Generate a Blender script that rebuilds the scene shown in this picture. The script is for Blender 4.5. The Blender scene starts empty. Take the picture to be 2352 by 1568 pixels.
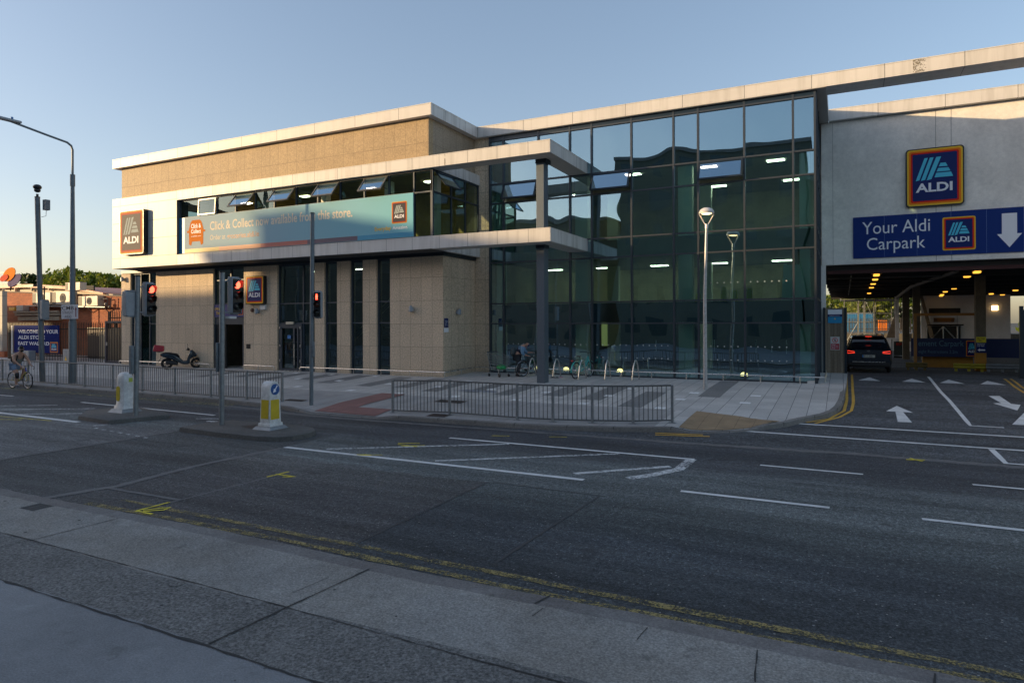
import bpy, math, random
from mathutils import Vector, Matrix
random.seed(7)
S = bpy.context.scene
COL = S.collection
R = math.radians

# ------------------------------------------------------------------ camera
cam = bpy.data.cameras.new("camera")
cam.sensor_width = 36.0
cam.lens = 1514.1867 / 2352 * 36.0
cam.shift_y = -(784 - 736.128) / 2352
cam.clip_start = 0.05
cam.clip_end = 3000
camo = bpy.data.objects.new("camera", cam)
COL.objects.link(camo)
rv = Vector((0.89482824, 0.44639958, -0.00313593))
uv = Vector((0.00451621, -0.00202809, 0.99998775))
fv = Vector((-0.44638775, 0.89483144, 0.00383083))
m = Matrix((rv, uv, -fv)).transposed().to_4x4()
m.translation = Vector((12.79876968, -23.12266222, 2.7))
camo.matrix_world = m
S.camera = camo

# ------------------------------------------------------------------ sky, sun, exposure
SUN_EL, SUN_AZ = 9.3, 238.0            # azimuth clockwise from +Y
w = bpy.data.worlds.new("World")
S.world = w
w.use_nodes = True
nt = w.node_tree
sky = nt.nodes.new("ShaderNodeTexSky")
sky.sky_type = 'NISHITA'
sky.sun_disc = False
sky.sun_elevation = R(SUN_EL)
sky.sun_rotation = R(SUN_AZ)
sky.altitude = 20
sky.air_density = 1.0
sky.dust_density = 1.6
sky.ozone_density = 2.6
bg = nt.nodes["Background"]
bg.inputs[1].default_value = 0.15
gm = nt.nodes.new("ShaderNodeGamma"); gm.inputs[1].default_value = 0.78
hs = nt.nodes.new("ShaderNodeHueSaturation"); hs.inputs['Saturation'].default_value = 1.02
tn = nt.nodes.new('ShaderNodeMix'); tn.data_type = 'RGBA'; tn.blend_type = 'MULTIPLY'; tn.inputs[0].default_value = 1; tn.inputs[7].default_value = (1.06, .89, .83, 1)
nt.links.new(sky.outputs[0], tn.inputs[6]); nt.links.new(tn.outputs[2], gm.inputs[0]); nt.links.new(gm.outputs[0], hs.inputs['Color']); nt.links.new(hs.outputs[0], bg.inputs[0])
sl = bpy.data.lights.new("sun", 'SUN')
sl.energy = 2.45
sl.angle = R(0.5)
sl.color = (1.0, 0.70, 0.37)
so = bpy.data.objects.new("sun", sl)
COL.objects.link(so)
sd = Vector((math.sin(R(SUN_AZ)) * math.cos(R(SUN_EL)), math.cos(R(SUN_AZ)) * math.cos(R(SUN_EL)), math.sin(R(SUN_EL))))
so.rotation_euler = sd.to_track_quat('Z', 'Y').to_euler()
S.view_settings.view_transform = 'Standard'
S.view_settings.look = 'None'
S.view_settings.gamma = 1.0
S.view_settings.exposure = 1.36

# ------------------------------------------------------------------ materials
def new_mat(name):
    m = bpy.data.materials.new(name); m.use_nodes = True
    return m, m.node_tree, m.node_tree.nodes["Principled BSDF"]

def N(nt, t, **k):
    n = nt.nodes.new(t)
    for a, b in k.items():
        if a.startswith('i_'):
            n.inputs[int(a[2:])].default_value = b
        else:
            setattr(n, a, b)
    return n

def L(nt, a, b): nt.links.new(a, b)

def math_n(nt, op, a, b=None, c=None, clamp=False):
    n = nt.nodes.new("ShaderNodeMath"); n.operation = op; n.use_clamp = clamp
    for i, v in enumerate((a, b, c)):
        if v is None: continue
        if isinstance(v, (int, float)): n.inputs[i].default_value = v
        else: L(nt, v, n.inputs[i])
    return n.outputs[0]

def mixc(nt, fac, a, b):
    n = nt.nodes.new("ShaderNodeMix"); n.data_type = 'RGBA'
    if isinstance(fac, (int, float)): n.inputs[0].default_value = fac
    else: L(nt, fac, n.inputs[0])
    for i, v in ((6, a), (7, b)):
        if isinstance(v, tuple): n.inputs[i].default_value = (*v[:3], 1)
        else: L(nt, v, n.inputs[i])
    return n.outputs[2]

def noise(nt, vec, scale, detail=3, rough=.5):
    n = N(nt, "ShaderNodeTexNoise"); n.inputs['Scale'].default_value = scale
    n.inputs['Detail'].default_value = detail; n.inputs['Roughness'].default_value = rough
    if vec is not None: L(nt, vec, n.inputs['Vector'])
    return n.outputs[0]

def ramp(nt, fac, stops):
    n = N(nt, "ShaderNodeValToRGB"); e = n.color_ramp.elements
    while len(e) > 1: e.remove(e[-1])
    for i, (p, c) in enumerate(stops):
        if isinstance(c, (int, float)): c = (c, c, c)
        if i == 0: e[0].position = p; e[0].color = (*c, 1)
        else:
            q = e.new(p); q.color = (*c, 1)
    L(nt, fac, n.inputs[0])
    return n.outputs[0]

def pos(nt): return N(nt, "ShaderNodeNewGeometry").outputs['Position']

def bump(nt, h, strength, dist, bs):
    n = N(nt, "ShaderNodeBump"); n.inputs['Strength'].default_value = strength; n.inputs['Distance'].default_value = dist
    L(nt, h, n.inputs['Height']); L(nt, n.outputs[0], bs.inputs['Normal'])

MATS = {}
def mat(name, col, rough=.6, metal=0.0, n=None, b=None, spec=.5, coat=0):
    """plain surface with mottling: n=(scale, amount), b=(scale, strength, distance)"""
    if name in MATS: return MATS[name]
    m, nt, bs = new_mat(name)
    bs.inputs['Roughness'].default_value = rough; bs.inputs['Metallic'].default_value = metal
    bs.inputs['Specular IOR Level'].default_value = spec
    if coat: bs.inputs['Coat Weight'].default_value = coat; bs.inputs['Coat Roughness'].default_value = .05
    P = N(nt, "ShaderNodeTexCoord").outputs['Object']
    if n:
        f = noise(nt, P, n[0], 5, .6)
        f2 = noise(nt, P, n[0] * 5.3, 2)
        f = math_n(nt, 'ADD', math_n(nt, 'MULTIPLY', f, .7), math_n(nt, 'MULTIPLY', f2, .3))
        a = n[1]
        c = ramp(nt, f, [(.3, tuple(x * (1 - a) for x in col)), (.7, tuple(min(1, x * (1 + a)) for x in col))])
        L(nt, c, bs.inputs['Base Color'])
        r = ramp(nt, f, [(.3, max(.02, rough - .08)), (.7, min(1, rough + .08))]); L(nt, r, bs.inputs['Roughness'])
    else:
        bs.inputs['Base Color'].default_value = (*col, 1)
    if b: bump(nt, noise(nt, P, b[0], 3), b[1], b[2], bs)
    MATS[name] = m
    return m

def emis(name, col, st):
    if name in MATS: return MATS[name]
    m, nt, bs = new_mat(name)
    bs.inputs['Base Color'].default_value = (*[min(1, c) * .5 for c in col], 1)
    bs.inputs['Emission Color'].default_value = (*col, 1); bs.inputs['Emission Strength'].default_value = st
    MATS[name] = m
    return m

def gridline(nt, u, step, off, width):
    """1 on a joint line every `step` metres"""
    f = math_n(nt, 'FRACT', math_n(nt, 'DIVIDE', math_n(nt, 'SUBTRACT', u, off), step))
    return math_n(nt, 'LESS_THAN', f, width / step), math_n(nt, 'FLOOR', math_n(nt, 'DIVIDE', math_n(nt, 'SUBTRACT', u, off), step))

def panels(name, col, joint, axis, du, u0, dz, z0, wj=.012, speck=0, var=.06, rough=.6, zjoint=True, stain=0):
    m, nt, bs = new_mat(name)
    P = pos(nt); s = N(nt, "ShaderNodeSeparateXYZ"); L(nt, P, s.inputs[0])
    u = s.outputs['XYZ'.index(axis)]; z = s.outputs[2]
    lu, iu = gridline(nt, u, du, u0, wj)
    lz, iz = gridline(nt, z, dz, z0, wj)
    line = math_n(nt, 'MAXIMUM', lu, lz) if zjoint else lu
    cv = N(nt, "ShaderNodeCombineXYZ"); L(nt, iu, cv.inputs[0]); L(nt, iz, cv.inputs[1])
    wn = N(nt, "ShaderNodeTexWhiteNoise"); L(nt, cv.outputs[0], wn.inputs[0])
    v = math_n(nt, 'MULTIPLY_ADD', wn.outputs[0], var * 2, 1 - var)
    if speck:
        low = ramp(nt, math_n(nt, 'ADD', z, math_n(nt, 'MULTIPLY', noise(nt, P, 1.5, 5), .6)), [(.0, .62), (1.0, 1.0)]); v = math_n(nt, 'MULTIPLY', v, low)
    big = noise(nt, P, .6, 4)
    v = math_n(nt, 'MULTIPLY', v, math_n(nt, 'MULTIPLY_ADD', big, .24, .88))
    c = None
    bs.inputs['Specular IOR Level'].default_value = .25
    if speck:
        a = noise(nt, P, 17, 3, .8); b2 = noise(nt, P, 45, 2, .7)
        f = math_n(nt, 'ADD', math_n(nt, 'MULTIPLY', a, .6), math_n(nt, 'MULTIPLY', b2, .4))
        c = ramp(nt, f, [(.36, tuple(x * (1 - speck) for x in col)), (.5, col), (.62, tuple(min(1, x * (1 + speck * .8)) for x in col))])
    else:
        rgb = N(nt, "ShaderNodeRGB"); rgb.outputs[0].default_value = (*col, 1); c = rgb.outputs[0]
    if stain:
        mp = N(nt, "ShaderNodeMapping"); mp.inputs['Scale'].default_value = (3.5, 3.5, .25); L(nt, P, mp.inputs[0])
        sn = noise(nt, mp.outputs[0], 1.2, 5, .65)
        sf = ramp(nt, sn, [(.46, 0), (.70, stain)])
        c = mixc(nt, sf, c, tuple(x * .45 for x in (col[0], col[1] * .96, col[2] * .85)))
    vm = N(nt, "ShaderNodeVectorMath"); vm.operation = 'SCALE'; L(nt, c, vm.inputs[0]); L(nt, v, vm.inputs['Scale'])
    out = mixc(nt, line, vm.outputs[0], joint)
    L(nt, out, bs.inputs['Base Color'])
    bs.inputs['Roughness'].default_value = rough
    h = math_n(nt, 'SUBTRACT', 1.0, line)
    if speck: h = math_n(nt, 'MULTIPLY_ADD', noise(nt, P, 30, 3), .25, h)
    bump(nt, h, .5, .006, bs)
    return m

def glass(name, tint=(.42, .6, .54), refl=.3, wob=.02, wscale=.8, tilt=0.0):
    m, nt, bs = new_mat(name)
    nt.nodes.remove(bs)
    out = nt.nodes["Material Output"]
    tr = N(nt, "ShaderNodeBsdfTransparent"); tr.inputs[0].default_value = (*tint, 1)
    gl = N(nt, "ShaderNodeBsdfGlossy"); gl.inputs['Roughness'].default_value = 0.0; gl.inputs[0].default_value = (.62, .87, 1.0, 1)
    fr = N(nt, "ShaderNodeFresnel"); fr.inputs[0].default_value = 1.5
    f = math_n(nt, 'MULTIPLY_ADD', fr.outputs[0], 1.3, refl, clamp=True)
    P = pos(nt)
    g = N(nt, "ShaderNodeNewGeometry")
    mp = N(nt, "ShaderNodeMapping"); mp.inputs['Scale'].default_value = (1, 1, .7)
    av = N(nt, "ShaderNodeVectorMath"); av.operation = 'SCALE'; av.inputs[0].default_value = (17, 5, 31); L(nt, g.outputs['Random Per Island'], av.inputs['Scale'])
    ad = N(nt, "ShaderNodeVectorMath"); ad.operation = 'ADD'; L(nt, P, ad.inputs[0]); L(nt, av.outputs[0], ad.inputs[1])
    L(nt, ad.outputs[0], mp.inputs[0])
    bn = N(nt, "ShaderNodeBump"); bn.inputs['Strength'].default_value = 1.0; bn.inputs['Distance'].default_value = wob
    L(nt, noise(nt, mp.outputs[0], wscale, 1, .4), bn.inputs['Height'])
    L(nt, bn.outputs[0], gl.inputs['Normal'])
    mx = N(nt, "ShaderNodeMixShader"); L(nt, f, mx.inputs[0]); L(nt, tr.outputs[0], mx.inputs[1]); L(nt, gl.outputs[0], mx.inputs[2])
    L(nt, mx.outputs[0], out.inputs[0])
    return m

def paint(name, col, wear=.45, scale=14, under=None):
    """road paint; wear lets the asphalt show through"""
    if name in MATS: return MATS[name]
    m, nt, bs = new_mat(name)
    P = pos(nt)
    a = noise(nt, P, scale, 6, .75); b2 = noise(nt, P, scale * .12, 3, .5)
    f = math_n(nt, 'ADD', math_n(nt, 'MULTIPLY', a, .7), math_n(nt, 'MULTIPLY', b2, .3))
    k = ramp(nt, f, [(wear - .05, 0), (wear + .05, 1)])
    c = ramp(nt, noise(nt, P, 3, 4), [(.3, tuple(x * .75 for x in col)), (.7, col)])
    L(nt, c, bs.inputs['Base Color']); bs.inputs['Roughness'].default_value = .7
    L(nt, k, bs.inputs['Alpha'])
    MATS[name] = m
    return m

# ------------------------------------------------------------------ mesh builder
class MB:
    def __init__(s): s.v = []; s.f = []
    def add(s, vs, fs):
        o = len(s.v); s.v += [tuple(v) for v in vs]; s.f += [tuple(i + o for i in f) for f in fs]; return s
    def box(s, x0, y0, z0, x1, y1, z1):
        return s.add([(x0, y0, z0), (x1, y0, z0), (x1, y1, z0), (x0, y1, z0), (x0, y0, z1), (x1, y0, z1), (x1, y1, z1), (x0, y1, z1)],
                     [(0, 3, 2, 1), (4, 5, 6, 7), (0, 1, 5, 4), (1, 2, 6, 5), (2, 3, 7, 6), (3, 0, 4, 7)])
    def obox(s, c, d, M=None):
        x, y, z = [a / 2 for a in d]; vs = []
        for q in ((-x, -y, -z), (x, -y, -z), (x, y, -z), (-x, y, -z), (-x, -y, z), (x, -y, z), (x, y, z), (-x, y, z)):
            q = Vector(q)
            if M is not None: q = M @ q
            vs.append(q + Vector(c))
        return s.add(vs, [(0, 3, 2, 1), (4, 5, 6, 7), (0, 1, 5, 4), (1, 2, 6, 5), (2, 3, 7, 6), (3, 0, 4, 7)])
    def quad(s, a, b, c, d): return s.add([a, b, c, d], [(0, 1, 2, 3)])
    def prism(s, poly, z0, z1):
        n = len(poly)
        return s.add([(x, y, z0) for x, y in poly] + [(x, y, z1) for x, y in poly],
                     [tuple(range(n))[::-1], tuple(range(n, 2 * n))] + [(i, (i + 1) % n, n + (i + 1) % n, n + i) for i in range(n)])
    def plate(s, poly, y0, y1):
        """polygon in x,z (counter-clockwise seen from -y) with thickness in y; y0 is the front"""
        n = len(poly)
        return s.add([(x, y0, z) for x, z in poly] + [(x, y1, z) for x, z in poly],
                     [tuple(range(n)), tuple(range(n, 2 * n))[::-1]] + [((i + 1) % n, i, n + i, n + (i + 1) % n) for i in range(n)])
    def tube(s, pts, r, n=8, r2=None, closed=False):
        pts = [Vector(p) for p in pts]; k = len(pts); rings = []
        up = None
        for i, p in enumerate(pts):
            if closed: t = (pts[(i + 1) % k] - pts[i - 1]).normalized()
            else: t = (pts[min(i + 1, k - 1)] - pts[max(i - 1, 0)]).normalized()
            if up is None:
                up = Vector((0, 0, 1)) if abs(t.z) < .9 else Vector((1, 0, 0))
            a = t.cross(up).normalized(); b = a.cross(t).normalized(); up = b
            rr = r if r2 is None else r + (r2 - r) * i / max(1, k - 1)
            if isinstance(r, (list, tuple)): rr = r[i]
            rings.append([p + a * math.cos(2 * math.pi * j / n) * rr + b * math.sin(2 * math.pi * j / n) * rr for j in range(n)])
        vs = [q for g in rings for q in g]; fs = []
        for i in range(k if closed else k - 1):
            for j in range(n):
                a0 = i * n + j; a1 = i * n + (j + 1) % n; i2 = (i + 1) % k
                fs.append((a0, a1, i2 * n + (j + 1) % n, i2 * n + j))
        if not closed:
            fs.append(tuple(range(n))[::-1]); fs.append(tuple((k - 1) * n + j for j in range(n)))
        return s.add(vs, fs)
    def lathe(s, prof, c=(0, 0, 0), n=20, axis=(0, 0, 1)):
        ax = Vector(axis).normalized(); q = ax.to_track_quat('Z', 'Y'); c = Vector(c); vs = []; fs = []
        for r, z in prof:
            for j in range(n):
                a = 2 * math.pi * j / n
                vs.append(c + q @ Vector((r * math.cos(a), r * math.sin(a), z)))
        for i in range(len(prof) - 1):
            for j in range(n):
                fs.append((i * n + j, i * n + (j + 1) % n, (i + 1) * n + (j + 1) % n, (i + 1) * n + j))
        if prof[0][0] > 1e-4: fs.append(tuple(range(n))[::-1])
        if prof[-1][0] > 1e-4: fs.append(tuple((len(prof) - 1) * n + j for j in range(n)))
        return s.add(vs, fs)
    def torus(s, c, Rr, r, axis=(0, 0, 1), n=28, k=8):
        q = Vector(axis).normalized().to_track_quat('Z', 'Y'); c = Vector(c)
        return s.tube([c + q @ Vector((Rr * math.cos(2 * math.pi * i / n), Rr * math.sin(2 * math.pi * i / n), 0)) for i in range(n)], r, k, closed=True)
    def blob(s, c, d, n=10, k=7):
        vs = []; fs = []
        for i in range(k + 1):
            t = math.pi * i / k
            for j in range(n):
                a = 2 * math.pi * j / n
                vs.append((c[0] + d[0] * math.sin(t) * math.cos(a), c[1] + d[1] * math.sin(t) * math.sin(a), c[2] + d[2] * math.cos(t)))
        for i in range(k):
            for j in range(n): fs.append((i * n + j, (i + 1) * n + j, (i + 1) * n + (j + 1) % n, i * n + (j + 1) % n))
        return s.add(vs, fs)
    def build(s, name, m, parent=None, world=False, bevel=0, smooth=True):
        me = bpy.data.meshes.new(name); me.from_pydata(s.v, [], s.f); me.validate(); me.update()
        o = bpy.data.objects.new(name, me); COL.objects.link(o); me.materials.append(m)
        if parent is not None:
            o.parent = parent
            if world: o.location = -parent.location
        if smooth and len(me.polygons):
            me.polygons.foreach_set('use_smooth', [True] * len(me.polygons)); me.set_sharp_from_angle(angle=R(35))
        if bevel:
            b = o.modifiers.new('bevel', 'BEVEL'); b.width = bevel; b.segments = 2; b.limit_method = 'ANGLE'
        return o

def tag(o, label, cat, group=None):
    o['label'] = label; o['category'] = cat
    if group: o['group'] = group
    return o
def thing(name, label, cat, loc=(0, 0, 0), rz=0, group=None):
    o = bpy.data.objects.new(name, None); COL.objects.link(o); o.location = loc; o.rotation_euler = (0, 0, rz); o.empty_display_size = .3
    return tag(o, label, cat, group)
def struct(o):
    o['kind'] = 'structure'; return o
def kids(o): return [c for c in bpy.data.objects if c.parent == o]
def dup(o, loc=None, rz=None, label=None, parent=None):
    c = o.copy(); COL.objects.link(c)
    if parent is not None: c.parent = parent
    if loc is not None: c.location = loc
    if rz is not None: c.rotation_euler = (0, 0, rz)
    if label: c['label'] = label
    for ch in kids(o): dup(ch, parent=c)
    return c

def text(s, x0, x1, z0, z1, y, m, parent=None, bold=.0, name='lettering', world=False, fit=True, thick=.004):
    cu = bpy.data.curves.new('t', 'FONT'); cu.body = s; cu.size = 1; cu.offset = bold; cu.resolution_u = 3; cu.fill_mode = 'BOTH'
    cu.space_line = .95
    ob = bpy.data.objects.new('t', cu); COL.objects.link(ob)
    bpy.context.view_layer.update()
    me = bpy.data.meshes.new_from_object(ob.evaluated_get(bpy.context.evaluated_depsgraph_get()))
    bpy.data.objects.remove(ob)
    xs = [v.co.x for v in me.vertices]; ys = [v.co.y for v in me.vertices]
    if not xs: return None
    ax, bx, ay, by = min(xs), max(xs), min(ys), max(ys)
    kx = (x1 - x0) / (bx - ax); kz = (z1 - z0) / (by - ay)
    for v in me.vertices:
        v.co = Vector((x0 + (v.co.x - ax) * kx, y, z0 + (v.co.y - ay) * kz))
    me.name = name
    me.materials.clear(); me.materials.append(m)
    o = bpy.data.objects.new(name, me); COL.objects.link(o)
    if parent is not None:
        o.parent = parent
        if world: o.location = -parent.location
    return o

def rrect(x0, z0, x1, z1, r, n=5):
    p = []
    for cx, cz, a in ((x1 - r, z0 + r, -90), (x1 - r, z1 - r, 0), (x0 + r, z1 - r, 90), (x0 + r, z0 + r, 180)):
        for i in range(n + 1):
            t = R(a + 90 * i / n); p.append((cx + r * math.cos(t), cz + r * math.sin(t)))
    return p

# ground heights: the road crowns up towards the store
def RZ(y):
    if y < -8.2: return 0.0
    if y < .1: return .043 * (y + 8.2)
    if y < 7.1: return .357 + .02 * (y - .1)
    return .497
KERB = [(-150, -6.6), (-60, -6.7), (-21, -7.25), (-14.25, -7.42), (-10.6, -7.45), (-6.1, -7.55), (-3.8, -7.75), (-2.5, -7.95), (-1.5, -8.15),
        (.9, -8.15), (2.64, -8.05), (5.3, -7.98), (6.3, -7.88), (7.8, -7.55), (9.1, -7.1), (9.83, -7.0), (10.4, -6.7), (10.82, -6.36), (11.53, -5.62),
        (11.95, -4.79), (12.41, -4.05), (12.64, -3.4), (12.76, -2.63), (12.84, -1.6), (12.88, -.78), (12.95, 2.0), (12.99, 4.38), (13.03, 7.0)]
def yk(x):
    for (a, b), (c, d) in zip(KERB, KERB[1:]):
        if a <= x <= c: return b + (d - b) * (x - a) / (c - a)
    return KERB[0][1] if x < 0 else KERB[-1][1]
def sm(t):
    t = max(0, min(1, t)); return t * t * (3 - 2 * t)
def drop(x):
    return .1 * max(sm((x + 2.4) / .9) * sm((1.8 - x) / .9), sm((x - 9.0) / .6) * sm((11.3 - x) / .6))
def PZ(x, y):
    return RZ(y) + .12 - drop(x) * max(0, 1 - max(0, y - yk(x)) / 1.4)
# ------------------------------------------------------------------ shared materials
NAVY = mat('sign_navy', (.005, .018, .13), .4, spec=.25)
WHITE = mat('sign_white', (.85, .86, .90), .5, spec=.2)
CYAN = mat('sign_cyan', (.10, .58, .78), .5, spec=.2)
YEL = mat('sign_yellow', (.90, .55, .04), .5, spec=.2)
ORG = mat('sign_orange', (.88, .22, .01), .5, spec=.2)
RED = mat('sign_red', (.70, .02, .008), .5, spec=.2)
BLACK = mat('black_plastic', (.012, .013, .015), .35, n=(3, .3))
RUBBER = mat('rubber', (.015, .015, .016), .8)
GALV = mat('galvanised_steel', (.27, .29, .30), .5, .55, n=(9, .28), b=(30, .15, .01))
GALVL = mat('stainless_steel', (.62, .60, .56), .28, .9, n=(6, .12))
POLE = mat('painted_pole', (.16, .19, .21), .5, .25, n=(8, .25))
SIGG = mat('signal_grey', (.30, .33, .36), .45, .2, n=(6, .15))
DARK = mat('anthracite_frame', (.022, .032, .042), .4, .3)
INFILL = mat('railing_bars', (.10, .105, .10), .5, .3, n=(7, .2))
CONC = mat('concrete', (.24, .235, .225), .85, n=(3.5, .22), b=(18, .3, .01))
SKIN = mat('skin', (.46, .26, .18), .55)

# ------------------------------------------------------------------ ground, road, pavements
def asphalt():
    m, nt, bs = new_mat('asphalt')
    P = pos(nt); s = N(nt, "ShaderNodeSeparateXYZ"); L(nt, P, s.inputs[0])
    X, Y = s.outputs[0], s.outputs[1]
    wob = math_n(nt, 'MULTIPLY', math_n(nt, 'SUBTRACT', noise(nt, P, .5, 3), .5), 1.2)
    yy = math_n(nt, 'ADD', Y, wob)
    t = math_n(nt, 'DIVIDE', math_n(nt, 'ADD', yy, 18.0), 30.0)
    def st(y): return (y + 18) / 30
    lane = ramp(nt, t, [(st(-17.2), (0.054, 0.060, 0.063)), (st(-15.2), (0.049, 0.055, 0.061)), (st(-14.4), (0.063, 0.071, 0.072)), (st(-13.2), (0.117, 0.129, 0.126)),
                        (st(-11.2), (0.112, 0.123, 0.122)), (st(-10.4), (0.060, 0.063, 0.068)), (st(-8.6), (0.048, 0.050, 0.056)), (st(-7.8), (0.070, 0.074, 0.079)), (st(2.9), (0.066, 0.070, 0.077)), (st(3.0), (0.087, 0.089, 0.094))])
    # older surface left of the crossing, darker patch on it
    e = math_n(nt, 'MULTIPLY', math_n(nt, 'SUBTRACT', noise(nt, P, 3, 3), .5), .25)
    xx = math_n(nt, 'ADD', X, e)
    old = math_n(nt, 'MULTIPLY', math_n(nt, 'LESS_THAN', xx, -2.25), math_n(nt, 'LESS_THAN', yy, -12.0))
    c = mixc(nt, old, lane, (.125, .128, .128))
    patch = math_n(nt, 'MULTIPLY', math_n(nt, 'GREATER_THAN', xx, -2.25), math_n(nt, 'LESS_THAN', xx, 1.85))
    c = mixc(nt, math_n(nt, 'MULTIPLY', patch, .8), c, (.064, .066, .067))
    warm = math_n(nt, 'MULTIPLY', math_n(nt, 'MULTIPLY', math_n(nt, 'GREATER_THAN', xx, 1.85), math_n(nt, 'LESS_THAN', xx, 7.4)), math_n(nt, 'LESS_THAN', yy, -13.2))
    c = mixc(nt, math_n(nt, 'MULTIPLY', warm, .5), c, (.08, .071, .067))
    # tyre-polished streaks along the road
    mp = N(nt, "ShaderNodeMapping"); mp.inputs['Scale'].default_value = (.12, 1.1, 1); L(nt, P, mp.inputs[0])
    v = ramp(nt, noise(nt, mp.outputs[0], 1.3, 5, .65), [(.32, .6), (.5, 1.0), (.68, 1.5)])
    big = math_n(nt, 'MULTIPLY_ADD', noise(nt, P, .35, 4), .5, .75)
    grain = ramp(nt, noise(nt, P, 34, 5, .9), [(.34, .2), (.5, 1.0), (.64, 2.8)])
    med = ramp(nt, noise(nt, P, 12, 4, .8), [(.34, .55), (.5, .95), (.66, 1.6)])
    v = math_n(nt, 'MULTIPLY', math_n(nt, 'MULTIPLY', v, big), math_n(nt, 'MULTIPLY', grain, med))
    vo = N(nt, "ShaderNodeTexVoronoi"); vo.inputs['Scale'].default_value = 17; L(nt, P, vo.inputs['Vector'])
    chip = math_n(nt, 'LESS_THAN', vo.outputs['Distance'], .17)
    wn = N(nt, "ShaderNodeTexWhiteNoise"); L(nt, vo.outputs['Position'], wn.inputs[0])
    chip = math_n(nt, 'MULTIPLY', chip, math_n(nt, 'GREATER_THAN', wn.outputs[0], .86))
    vm = N(nt, "ShaderNodeVectorMath"); vm.operation = 'SCALE'; L(nt, c, vm.inputs[0]); L(nt, v, vm.inputs['Scale'])
    mp2 = N(nt, "ShaderNodeMapping"); mp2.inputs['Scale'].default_value = (.25, .9, 1); L(nt, P, mp2.inputs[0])
    sc1 = ramp(nt, noise(nt, mp2.outputs[0], .9, 8, .74), [(.54, 0), (.72, .5)])
    dk1 = ramp(nt, noise(nt, P, 1.1, 7, .7), [(.30, .7), (.42, 0)])
    b0 = mixc(nt, sc1, vm.outputs[0], (.13, .132, .13)); b0 = mixc(nt, dk1, b0, (.028, .028, .03))
    col = mixc(nt, math_n(nt, 'MULTIPLY', chip, .8), b0, (.40, .39, .36))
    L(nt, col, bs.inputs['Base Color'])
    bs.inputs['Roughness'].default_value = .78; bs.inputs['Specular IOR Level'].default_value = .35
    bump(nt, noise(nt, P, 70, 2, .7), .9, .012, bs)
    return m

def ground_mat(name, col, grain=.5, gs=70, rough=.85, big=.35, bigs=.7, bl=.01, tint=None):
    m, nt, bs = new_mat(name)
    P = pos(nt)
    g = ramp(nt, noise(nt, P, gs, 3, .8), [(.33, 1 - grain), (.5, 1), (.68, 1 + grain * 1.4)])
    b2 = math_n(nt, 'MULTIPLY_ADD', noise(nt, P, bigs, 6, .62), big * 2, 1 - big)
    med = math_n(nt, 'MULTIPLY_ADD', noise(nt, P, 6, 5, .7), .5, .75)
    v = math_n(nt, 'MULTIPLY', math_n(nt, 'MULTIPLY', g, b2), med)
    c0 = mixc(nt, ramp(nt, noise(nt, P, .9, 3), [(.4, 0), (.6, 1)]), col, tint or tuple(x * .9 for x in col))
    vm = N(nt, "ShaderNodeVectorMath"); vm.operation = 'SCALE'; L(nt, c0, vm.inputs[0]); L(nt, v, vm.inputs['Scale'])
    if name.startswith('near'):
        sc_ = ramp(nt, noise(nt, P, 1.7, 8, .78), [(.56, 0), (.72, .55)])
        cr_ = ramp(nt, noise(nt, P, 2.6, 7, .7), [(.26, .75), (.40, 0)])
        cc_ = mixc(nt, sc_, vm.outputs[0], tuple(x * 1.7 for x in col)); cc_ = mixc(nt, cr_, cc_, tuple(x * .35 for x in col))
    else: cc_ = vm.outputs[0]
    L(nt, cc_, bs.inputs['Base Color']); bs.inputs['Roughness'].default_value = rough; bs.inputs['Specular IOR Level'].default_value = .3
    bump(nt, noise(nt, P, gs * .8, 2), .6, bl, bs)
    return m

ASPH = asphalt()
sheet = MB()
ys = [-17.4, -8.2, .1, 7.1, 40]
xs = [-160, -60, -30, -15, 0, 15, 30, 90]
for a, b in zip(ys, ys[1:]):
    for c, d in zip(xs, xs[1:]):
        sheet.quad((c, a, RZ(a)), (d, a, RZ(a)), (d, b, RZ(b)), (c, b, RZ(b)))
road = struct(sheet.build('road', ASPH, smooth=False))
GRD = ground_mat('earth_ground', (.09, .09, .08), .2, 3)
g = struct(MB().add([(-1500, -1500, -.4), (1500, -1500, -.4), (1500, 1500, -.4), (-1500, 1500, -.4)], [(0, 1, 2, 3)]).build('ground', GRD, smooth=False))

ZC = [0]
def strip(pts, wd, name, m, parent, zo=.005, hf=None, jit=0, seg=.5):
    """flat painted strip following a polyline"""
    hf = hf or (lambda x, y: RZ(y))
    ZC[0] = (ZC[0] + 1) % 9; zo = zo + ZC[0] * .0004
    P = []
    for (a, b), (c, d) in zip(pts, pts[1:]):
        k = max(1, int(math.hypot(c - a, d - b) / seg))
        for i in range(k): P.append((a + (c - a) * i / k, b + (d - b) * i / k))
    P.append(pts[-1])
    vs = []
    for i, p in enumerate(P):
        q = P[min(i + 1, len(P) - 1)]; r = P[max(i - 1, 0)]
        t = Vector((q[0] - r[0], q[1] - r[1])).normalized(); n = Vector((-t.y, t.x))
        wl = wd / 2 + random.uniform(-jit, jit); wr = wd / 2 + random.uniform(-jit, jit)
        for s, ww in ((1, wl), (-1, wr)):
            x, y = p[0] + n.x * ww * s, p[1] + n.y * ww * s
            vs.append((x, y, hf(x, y) + zo))
    b = MB(); b.add(vs, [(2 * i, 2 * i + 1, 2 * i + 3, 2 * i + 2) for i in range(len(P) - 1)])
    # face up
    return b.build(name, m, parent, smooth=False)
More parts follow.
